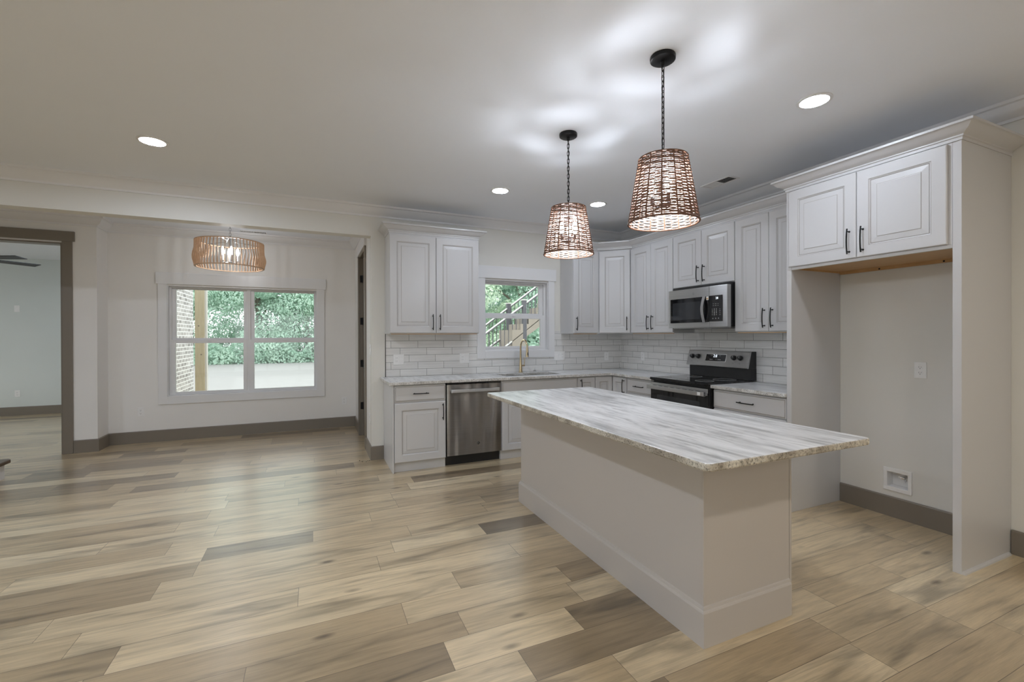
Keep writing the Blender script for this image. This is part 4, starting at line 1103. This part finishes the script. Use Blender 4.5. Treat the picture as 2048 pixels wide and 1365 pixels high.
def vent(label, x, y, wx, wy, dark=True, name='ceiling_vent'):
    t = thing(name, label, 'vent', (x, y, CE), 0, 'ceiling air registers')
    b = MB(); fx, fy = wx/2, wy/2; q_ = 0.018
    b.box(-fx, fx, -fy, -fy+q_, -0.006, 0); b.box(-fx, fx, fy-q_, fy, -0.006, 0); b.box(-fx, -fx+q_, -fy+q_, fy-q_, -0.006, 0); b.box(fx-q_, fx, -fy+q_, fy-q_, -0.006, 0)
    if wy > wx: b.box(-fx+q_, fx-q_, -0.006, 0.006, -0.006, 0)
    else: b.box(-0.006, 0.006, -fy+q_, fy-q_, -0.006, 0)
    b.build('frame', 'trim', t, 0.0015)
    MB().box(-fx+q_, fx-q_, -fy+q_, fy-q_, -0.0012, -0.0002).build('duct', 'gap', t)
    b = MB(); n = 7
    for half in (0, 1):
        for i in range(n):
            if wy > wx:
                y0_ = (-fy+q_+0.004, 0.008)[half]; yy = y0_+(fy-q_-0.014)*(i+0.5)/n
                tl = 0.006 if half == 0 else -0.006
                b.add([(-fx+q_, yy-tl, -0.0058), (fx-q_, yy-tl, -0.0058), (fx-q_, yy+tl, -0.0014), (-fx+q_, yy+tl, -0.0014)], [(0,1,2,3)])
            else:
                x0_ = (-fx+q_+0.004, 0.008)[half]; xx = x0_+(fx-q_-0.014)*(i+0.5)/n
                tl = 0.006 if half == 0 else -0.006
                b.add([(xx-tl, -fy+q_, -0.0058), (xx-tl, fy-q_, -0.0058), (xx+tl, fy-q_, -0.0014), (xx+tl, -fy+q_, -0.0014)], [(0,1,2,3)])
    b.build('louvers', 'trim', t, recalc=False)
vent('white ceiling air register above the range wall cabinets', 3.466, 3.020, 0.145, 0.325)
vent('white ceiling air register over the dining window beside the slatted lamp', -0.745, 6.99, 0.33, 0.14)

# ------------------------------------------------------------------ pendants
def chain_mesh(z0, z1, pitch=0.027, wr=0.0022, lw=0.0075):
    b = MB(); n = max(1, int(round((z1-z0)/pitch)))
    step = (z1-z0)/n
    for i in range(n):
        c = z0+step*(i+0.5); hl = step*0.66; pts = []
        for q_ in range(12):
            a = 2*PI*q_/12; r_ = lw*math.cos(a); h = (hl-lw)*(1 if math.sin(a) >= 0 else -1)+lw*math.sin(a)
            pts.append((r_, 0, c+h) if i % 2 == 0 else (0, r_, c+h))
        b.tube(pts, wr, 5, True)
    return b
def make_pendant(label):
    """origin at the ceiling"""
    t = thing('pendant_light', label, 'pendant light', (0, 0, CE), 0, 'wicker pendants over the island')
    b = MB().lathe([(0, 0), (0.062, 0), (0.0635, -0.006), (0.062, -0.020), (0.055, -0.025), (0.012, -0.027), (0.010, -0.045), (0.006, -0.050), (0, -0.050)], (0, 0, 0), 36)
    b.build('canopy', 'black', t, smooth=True)
    zt, zb = -0.525, -0.852; rt_, rb = 0.119, 0.173
    chain_mesh(zt+0.025, -0.047).build('chain', 'black', t, smooth=True)
    b = MB().tube([(0.004*math.sin(i*1.3), 0.004*math.cos(i*1.1), -0.045+(zt+0.03+0.045)*i/14) for i in range(15)], 0.0018, 6); b.build('cord', 'black', t, smooth=True)
    # woven shade: horizontal weavers over-under vertical stakes
    sh = MB(); NS = 28; NR = 44; seg = NS*3
    for r in range(NR):
        f_ = (r+0.5)/NR; z = zb+(zt-zb)*f_; R_ = rb+(rt_-rb)*f_
        hgt = (zt-zb)/NR*0.70*0.5*random.uniform(0.92, 1.05)
        vs = []
        for i in range(seg):
            a = 2*PI*i/seg
            wob = 0.0032*math.cos(NS/2*a + (PI if r % 2 else 0))
            zz = z+0.0010*math.sin(3*a+r*1.7)
            ro, ri = R_+wob+0.0016, R_+wob-0.0016
            ca, sa = math.cos(a), math.sin(a)
            vs += [(ro*ca, ro*sa, zz-hgt), (ro*ca, ro*sa, zz+hgt), (ri*ca, ri*sa, zz+hgt), (ri*ca, ri*sa, zz-hgt)]
        o0 = len(sh.v); sh.v += vs
        for i in range(seg):
            j = (i+1) % seg
            for q_ in range(4):
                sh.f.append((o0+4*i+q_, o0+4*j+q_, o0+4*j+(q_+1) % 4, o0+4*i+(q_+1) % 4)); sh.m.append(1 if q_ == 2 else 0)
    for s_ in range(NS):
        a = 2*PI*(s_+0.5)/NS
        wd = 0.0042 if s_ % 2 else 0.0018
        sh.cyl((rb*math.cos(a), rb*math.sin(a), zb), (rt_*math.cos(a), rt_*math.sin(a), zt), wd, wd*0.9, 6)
    s_o = sh.build('shade', ['wicker', 'wicker_lit'], t, recalc=False)
    for R_, z, rr in ((rb+0.001, zb, 0.0050), (rt_+0.001, zt, 0.0042)):
        MB().tube([(R_*math.cos(2*PI*i/64), R_*math.sin(2*PI*i/64), z) for i in range(64)], rr, 8, True).build('rim', 'wicker', s_o, smooth=True)
    b = MB()   # spider and stem
    for q_ in range(3):
        a = 2*PI*q_/3+0.5; b.tube([(0, 0, zt+0.012), (rt_*math.cos(a), rt_*math.sin(a), zt)], 0.002, 6)
    b.cyl((0, 0, zt+0.03), (0, 0, zt-0.230), 0.005, n=10); b.lathe([(0, -0.012), (0.018, -0.010), (0.020, 0.004), (0.010, 0.014), (0, 0.014)], (0, 0, zt-0.235), 18)
    for q_ in range(3):
        a = 2*PI*q_/3+0.25; x, y = 0.052*math.cos(a), 0.052*math.sin(a)
        b.tube([(0, 0, zt-0.232), (x*0.5, y*0.5, zt-0.245), (x, y, zt-0.238), (x, y, zt-0.225)], 0.004, 8)
    b.lathe([(0, 0.004), (0.058, 0.0), (0.058, -0.003), (0, -0.003)], (0, 0, zt-0.045), 24)  # added disc that blocks direct bulb light towards the ceiling
    b.build('lamp_frame', 'black', t, smooth=True)
    for q_ in range(3):
        a = 2*PI*q_/3+0.25; x, y = 0.052*math.cos(a), 0.052*math.sin(a)
        MB().cyl((x, y, zt-0.226), (x, y, zt-0.192), 0.011, n=12).build('socket', 'black', t, smooth=True)
        MB().lathe([(0.0, -0.002), (0.009, 0), (0.016, 0.022), (0.0185, 0.040), (0.015, 0.062), (0.007, 0.082), (0.0, 0.092)], (x, y, zt-0.191), 12).build('bulb', 'bulb', t, smooth=True)
    return t
p1 = make_pendant('brown wicker pendant light over the near end of the island, the one closest to the fridge cabinet')
p1.location = (1.640, 1.777, CE)
p1['label'] = 'brown wicker pendant over the island end facing the fridge space'
dup(p1, (1.652, 2.726, CE), 0.7, 'brown wicker pendant over the island end facing the sink window')

# chandelier
t = thing('drum_chandelier', 'round chandelier of wavy wooden slats hanging before the dining window', 'chandelier', (-0.896, 6.17, CE))
zt, zb = -0.318, -0.612; R_ = 0.345
b = MB().lathe([(0, 0), (0.062, 0), (0.064, -0.012), (0.05, -0.024), (0.01, -0.03), (0, -0.03)], (0, 0, 0), 30); b.build('canopy', 'nickel', t, smooth=True)
chain_mesh(-0.235, -0.028, 0.03, 0.0026, 0.009).build('chain', 'nickel', t, smooth=True)
b = MB()
for q_ in range(3):
    a = 2*PI*q_/3+0.4; b.tube([(0, 0, -0.235), (0.02*math.cos(a), 0.02*math.sin(a), -0.26), (0.05*math.cos(a), 0.05*math.sin(a), zt+0.012), ((R_-0.01)*math.cos(a), (R_-0.01)*math.sin(a), zt)], 0.004, 8)
b.cyl((0, 0, -0.235), (0, 0, -0.54), 0.006, n=10); b.lathe([(0, 0), (0.02, 0.004), (0.024, 0.014), (0.012, 0.024), (0, 0.024)], (0, 0, -0.560), 16)
for q_ in range(4):
    a = PI/2*q_+0.3; x, y = 0.075*math.cos(a), 0.075*math.sin(a); b.tube([(0, 0, -0.545), (x*0.6, y*0.6, -0.556), (x, y, -0.545), (x, y, -0.53)], 0.004, 8)
b.build('lamp_frame', 'nickel', t, smooth=True)
for z in (zt, zb):
    b = MB(); vs = []; n = 72
    for i in range(n):
        a = 2*PI*i/n; ca, sa = math.cos(a), math.sin(a)
        vs += [((R_+0.006)*ca, (R_+0.006)*sa, z-0.005), ((R_+0.006)*ca, (R_+0.006)*sa, z+0.005), ((R_-0.014)*ca, (R_-0.014)*sa, z+0.005), ((R_-0.014)*ca, (R_-0.014)*sa, z-0.005)]
    b.add(vs, [(4*i+q_, 4*((i+1) % n)+q_, 4*((i+1) % n)+(q_+1) % 4, 4*i+(q_+1) % 4) for i in range(n) for q_ in range(4)])
    b.build('hoop', 'slat', t)
NSL = 60
for s_ in range(NSL):
    a0 = 2*PI*s_/NSL
    b = MB(); vs = []; n = 12
    # each slat is a flat stick standing edge-on, bulging outwards somewhere along its height
    pk = 0.25 + 0.5*(0.5+0.5*math.sin(a0*2.0+2.2)); amp = 0.020
    for i in range(n+1):
        f_ = i/n; z = zt+(zb-zt)*f_
        r_ = R_ + amp*math.exp(-((f_-pk)/0.20)**2)
        tw = 0.012*math.exp(-((f_-pk)/0.25)**2)
        ca, sa = math.cos(a0+tw), math.sin(a0+tw); tx, ty = -sa, ca
        for (dr2, dt) in ((0.008, -0.003), (0.008, 0.003), (-0.008, 0.003), (-0.008, -0.003)):
            vs.append(((r_+dr2)*ca+tx*dt, (r_+dr2)*sa+ty*dt, z))
    fs = [(4*i+q_, 4*i+(q_+1) % 4, 4*i+4+(q_+1) % 4, 4*i+4+q_) for i in range(n) for q_ in range(4)] + [(0,1,2,3), (4*n+3, 4*n+2, 4*n+1, 4*n)]
    b.add(vs, fs).build('slat', 'slat', t)
for q_ in range(4):
    a = PI/2*q_+0.3; x, y = 0.075*math.cos(a), 0.075*math.sin(a)
    MB().cyl((x, y, -0.53), (x, y, -0.465), 0.011, n=12).build('candle_sleeve', 'trim', t, smooth=True)
    MB().lathe([(0.0, -0.001), (0.009, 0), (0.016, 0.020), (0.0185, 0.038), (0.013, 0.062), (0.005, 0.088), (0.0, 0.098)], (x, y, -0.464), 12).build('bulb', 'bulb2', t, smooth=True)

# ------------------------------------------------------------------ hall stair (bottom step) and study fan
t = thing('staircase', 'bottom steps of a staircase with dark wood treads and white risers', 'staircase', (-2.70, 5.70, 0))
b = MB()
b.box(-2.2, -0.025, -0.40, 0.21, 0.0, 0.150); b.box(-2.2, -0.28, -0.40, 0.21, 0.1865, 0.335); b.box(-2.2, -0.53, -0.40, 0.21, 0.3715, 0.52)
b.build('riser', 'trim', t)
for i in range(3):
    x1 = 0.025-0.25*i; z0_ = 0.1505+0.185*i
    pts = [(-2.2, -0.43), (x1-0.03, -0.43), (x1, -0.40), (x1, 0.20), (x1-0.03, 0.235), (-2.2, 0.235)]
    MB().prism(pts, 'z', z0_, z0_+0.035).build('tread', 'tread', t, 0.008, seg=3)

t = thing('ceiling_fan', 'black ceiling fan in the room beyond the cased opening', 'ceiling fan', (-4.15, 8.23, 2.75))
b = MB().lathe([(0, 0), (0.07, 0), (0.065, -0.05), (0.015, -0.06), (0.015, -0.20), (0.05, -0.21), (0.115, -0.25), (0.12, -0.33), (0.08, -0.36), (0, -0.365)], (0, 0, 0), 30)
b.build('motor', 'black', t, smooth=True)
for i in range(5):
    a = math.radians(48.7-72*i); ca, sa = math.cos(a), math.sin(a)
    b = MB(); vs = []
    for (r_, hw_) in ((0.10, 0.03), (0.16, 0.045), (0.30, 0.062), (0.72, 0.072)):
        for (s_, dz) in ((-1, 0.010), (1, -0.010)):
            vs += [(r_*ca-s_*hw_*sa, r_*sa+s_*hw_*ca, -0.345+dz), (r_*ca-s_*hw_*sa, r_*sa+s_*hw_*ca, -0.337+dz)]
    fs = []
    for k in range(3):
        o_ = 4*k
        fs += [(o_, o_+2, o_+6, o_+4), (o_+1, o_+5, o_+7, o_+3), (o_, o_+4, o_+5, o_+1), (o_+2, o_+3, o_+7, o_+6)]
    fs += [(0, 1, 3, 2), (12, 14, 15, 13)]
    b.add(vs, fs).build('blade', 'black', t)

# debris on the floor near the wall end
b = MB()
rd = random.Random(3)
for (x, y) in [(0.503+rd.uniform(-0.05, 0.05), 5.10+rd.uniform(-0.05, 0.05)) for _ in range(7)]:
    r_ = rd.uniform(0.002, 0.006); b.lathe([(0, 0), (r_, 0.0), (r_*0.7, r_*0.7), (0, r_)], (x, y, 0.0002), 6)
o = b.build('floor_debris', 'gap'); tag(o, 'few dark crumbs of debris on the floor by the wall end', 'debris', None, 'stuff')

# ------------------------------------------------------------------ outdoors
GZ = -0.35
b = MB().box(-60, 60, -50, 75, GZ-0.2, GZ)
st('ground_outside', b, 'ground', 'pale bright open ground outside the windows', 'ground')
b = MB().box(XD+0.0, XD+0.11, YD+TH, 11.0, GZ, 3.2)
st('wall_outside', b, 'brick', 'pale grey brick outside wall seen through the dining window', 'brick wall')
t = thing('porch_post', 'raw pine porch post standing against the brick wall outside', 'post', (-1.60, 8.27, GZ))
MB().box(-0.062, 0.062, -0.062, 0.062, 0, 3.4).build('shaft', 'post', t, 0.004)
for z, x in ((1.88, -0.012), (1.44, 0.020)): MB().cyl((x, -0.0625, z), (x, -0.0640, z), 0.011, n=10).build('knot', 'bark', t)
MB().box(0.0625, 0.088, -0.045, 0.045, 0.0, 3.4).build('lit_side_strip', 'sunlit_face', t)  # pale strip paints the lit side face of the post

# exterior stair: runs along X, climbs to +X
def stair_prof(x0, x1, z0, z1, n):
    pts = []; dx, dz = (x1-x0)/n, (z1-z0)/n
    for i in range(n):
        pts += [(x0+i*dx, z0+i*dz), (x0+i*dx, z0+(i+1)*dz)]
    pts.append((x1, z1)); pts += [(x1, z1-0.30), (x0+0.45, z0-0.30+0.45*(z1-z0)/(x1-x0)), (x0+0.1, GZ), (x0, GZ)]
    return pts
t = thing('outdoor_stairs', 'concrete outdoor staircase climbing past the sink window', 'stairs', (0, 0, 0))
XS0, XS1 = 4.92, 7.40
zline = lambda x: 1.22+0.66*(x-4.70)
MB().prism(stair_prof(XS0, XS1, zline(XS0), zline(XS1), 10), 'y', 11.05, 12.0).build('steps', 'concrete', t)
def railing(label, y, tops, bots, px, pz0, pz1):
    """tops/bots: (x, z) ends of the rail lines"""
    t = thing('stair_railing', label, 'railing', (0, y, 0), 0, 'railings of the outdoor stairs')
    (xa, za), (xb, zb_) = tops; sl = (zb_-za)/(xb-xa)
    def lin(x, pts): return pts[0][1]+(pts[1][1]-pts[0][1])*(x-pts[0][0])/(pts[1][0]-pts[0][0])
    xl, xr = 2.7, 7.3
    for nm, P, th in (('top_rail', tops, 0.06), ('bottom_rail', bots, 0.06)):
        b = MB(); vs = []
        for x in (xl, xr):
            z = lin(x, P)
            vs += [(x, -0.035, z-th), (x, 0.035, z-th), (x, 0.035, z-0.022), (x, -0.035, z-0.022)]
        b.add(vs, [(0,1,2,3), (7,6,5,4), (0,4,5,1), (1,5,6,2), (2,6,7,3), (3,7,4,0)])
        o = b.build(nm, 'rail_dark', t)
        b = MB(); vs = []
        for x in (xl, xr):
            z = lin(x, P)
            vs += [(x, -0.05, z-0.0215), (x, 0.05, z-0.0215), (x, 0.05, z), (x, -0.05, z)]
        b.add(vs, [(0,1,2,3), (7,6,5,4), (0,4,5,1), (1,5,6,2), (2,6,7,3), (3,7,4,0)])
        b.build('sunlit_top', 'sunlit_face', o)  # pale top carries the sunlight on the rail in its colour
    x = xl+0.06
    while x < xr:
        if abs(x-px) > 0.08:
            MB().cyl((x, 0, lin(x, bots)), (x, 0, lin(x, tops)-0.05), 0.011, n=8).build('baluster', 'rail_dark', t)
        x += 0.115
    po = MB().box(px-0.055, px+0.055, -0.055, 0.055, pz0, pz1).build('post', 'rail_dark', t, 0.004)
    b = MB().box(px-0.07, px+0.07, -0.07, 0.07, pz1, pz1+0.025); b.build('post_cap', 'sunlit_face', po)
railing('grey railing with sunlit tops coloured pale on the near side of the outdoor stairs', 11.10, ((4.142, 1.436), (5.72, 2.540)), ((4.75, 1.10), (5.73, 1.812)), 5.30, 1.20, 2.34)
railing('grey railing with sunlit tops coloured pale on the far side of the outdoor stairs', 11.95, ((4.46, 1.677), (6.08, 2.84)), ((4.64, 1.088), (5.59, 1.741)), 5.20, 1.20, 2.30)

# trees: leaf quads in lobed crowns
def crown_mesh(seed, rx, rz, n, leaf=0.08):
    rd = random.Random(seed); vs, fs = [], []
    lobes = []
    for i in range(26):
        a = rd.uniform(0, 2*PI); el = rd.uniform(-0.9, 1.0); rr = rd.uniform(0.45, 0.95)
        lobes.append((rx*rr*math.cos(a)*math.cos(el*1.2), rx*rr*math.sin(a)*math.cos(el*1.2), rz*rr*math.sin(el*1.4), rd.uniform(0.22, 0.42)*rx))
    for i in range(n):
        lx, ly, lz, lr = rd.choice(lobes)
        d = Vector((rd.gauss(0, 1), rd.gauss(0, 1), rd.gauss(0, 1))).normalized()*(lr*rd.uniform(0.75, 1.08))
        c = Vector((lx+d.x, ly+d.y, lz+d.z*0.75))
        nrm_ = (d.normalized()+Vector((rd.uniform(-.7, .7), rd.uniform(-.7, .7), rd.uniform(-.2, 1.0)))).normalized()
        a = nrm_.orthogonal().normalized(); b_ = nrm_.cross(a); th = rd.uniform(0, PI)
        u = a*math.cos(th)+b_*math.sin(th); w_ = nrm_.cross(u); s_ = leaf*rd.uniform(0.6, 1.3)
        i0 = len(vs); vs += [tuple(c-u*s_), tuple(c+w_*s_*0.5), tuple(c+u*s_), tuple(c-w_*s_*0.5)]; fs.append((i0, i0+1, i0+2, i0+3))
    me = bpy.data.meshes.new('crown'); me.from_pydata(vs, [], fs); return me
def tree(label, x, y, h, rx, mesh, trunk, mat, rz, sc):
    t = thing('tree', label, 'tree', (x, y, GZ), rz, 'trees beyond the open ground'); t.scale = sc
    c = bpy.data.objects.new('crown', mesh); COL.objects.link(c); c.parent = t; c.location = (0, 0, h)
    k = bpy.data.objects.new('trunk', trunk); COL.objects.link(k); k.parent = t
    return t
def trunk_mesh():
    b = MB(); b.tube([(0, 0, 0), (0.1, 0.05, 1.6), (0.0, 0.1, 3.5), (0.1, 0, 6.0)], [0.28, 0.2, 0.16, 0.06], 10)
    for q_ in range(6):
        a = q_*1.05; b.tube([(0, 0.05, 2.2+0.5*q_), (0.9*math.cos(a), 0.9*math.sin(a), 3.2+0.5*q_), (1.9*math.cos(a), 1.9*math.sin(a), 4.0+0.45*q_)], [0.09, 0.06, 0.02], 6)
    o = b.build('trunk', 'bark', smooth=True); me = o.data; bpy.data.objects.remove(o); return me
TR = trunk_mesh()
CA, CB, CC = crown_mesh(1, 3.2, 3.4, 30000), crown_mesh(2, 3.4, 3.2, 30000), crown_mesh(3, 3.2, 3.6, 30000)
CA.materials.append(M['leafA']); CB.materials.append(M['leafA']); CC.materials.append(M['leafB'])
trees = [
 ('dense green tree behind the pine post, at the edge of the open ground', -7.3, 34.5, 3.4, CA, 0.3, (1.0, 1.0, 1.15)),
 ('broad green tree filling the dining window pane beside the post', -3.4, 35.0, 3.3, CB, 1.1, (1.05, 1.0, 1.2)),
 ('green tree directly behind the mullion of the dining window', -0.4, 35.5, 3.3, CA, 2.0, (1.0, 1.0, 1.25)),
 ('pale-leaved low tree in the lower part of the pane beside the mullion', 1.9, 33.5, 2.4, CC, 0.0, (0.7, 0.7, 0.75)),
 ('green tree rising behind the pale-leaved tree', 3.6, 37.0, 3.5, CB, 2.6, (1.15, 1.0, 1.3)),
 ('tall green tree at the dining window edge beside the taupe door', 7.4, 36.0, 3.5, CA, 4.0, (1.1, 1.0, 1.3)),
 ('leafy tree seen through the sink window beside the casing edge', 7.4, 22.0, 3.0, CC, 0.6, (0.9, 0.9, 1.0)),
 ('green tree behind the two railing posts of the outdoor stairs', 11.0, 23.0, 3.2, CB, 1.7, (1.0, 1.0, 1.05)),
 ('green tree behind the top of the outdoor stair railings', 14.6, 23.5, 3.4, CA, 3.1, (1.0, 1.0, 1.1)),
 ('tall tree standing back between the stair trees', 9.6, 28.0, 4.2, CA, 5.0, (1.2, 1.2, 1.3)),
 ('tall green tree standing back behind the mullion tree', -2.0, 40.0, 5.5, CB, 3.0, (1.5, 1.2, 1.5)),
 ('tall green tree standing back behind the pale-leaved tree', 4.5, 41.0, 5.5, CA, 0.9, (1.5, 1.2, 1.5)),
 ('tall green tree standing back behind the pine post', -9.0, 41.0, 5.5, CA, 2.4, (1.5, 1.2, 1.5)),
 ('tall tree standing back behind the stair railings', 16.0, 29.5, 5.0, CB, 2.2, (1.4, 1.2, 1.4)),
]
for (lb, x, y, h, me, rz, sc) in trees: tree(lb, x, y, h, 3, me, TR, None, rz, sc)
# hedge of undergrowth along the edge
hm = bpy.data.meshes.new('undergrowth')
rd = random.Random(9); vs, fs = [], []
for i in range(30000):
    if i % 3: x, y = rd.uniform(-13, 13), 32.8+rd.uniform(-0.5, 1.5)
    else: x, y = rd.uniform(5, 20), 19.5+rd.uniform(-0.5, 1.5)
    top = 1.5+0.5*math.sin(x*1.3)+0.4*math.sin(x*3.1+1)
    z = GZ+rd.uniform(0.0, 1)*top
    nrm_ = Vector((rd.uniform(-.6, .6), -1+rd.uniform(-.6, .6), rd.uniform(-.1, 1.2))).normalized(); a = nrm_.orthogonal().normalized(); b_ = nrm_.cross(a); th = rd.uniform(0, PI)
    u = a*math.cos(th)+b_*math.sin(th); w_ = nrm_.cross(u); s_ = 0.10*rd.uniform(0.6, 1.3); c = Vector((x, y, z))
    i0 = len(vs); vs += [tuple(c-u*s_), tuple(c+w_*s_*0.5), tuple(c+u*s_), tuple(c-w_*s_*0.5)]; fs.append((i0, i0+1, i0+2, i0+3))
hm.from_pydata(vs, [], fs); hm.materials.append(M['leafA'])
o = bpy.data.objects.new('undergrowth', hm); COL.objects.link(o); tag(o, 'dense green undergrowth below the trees at the edge of the open ground', 'undergrowth', None, 'stuff')
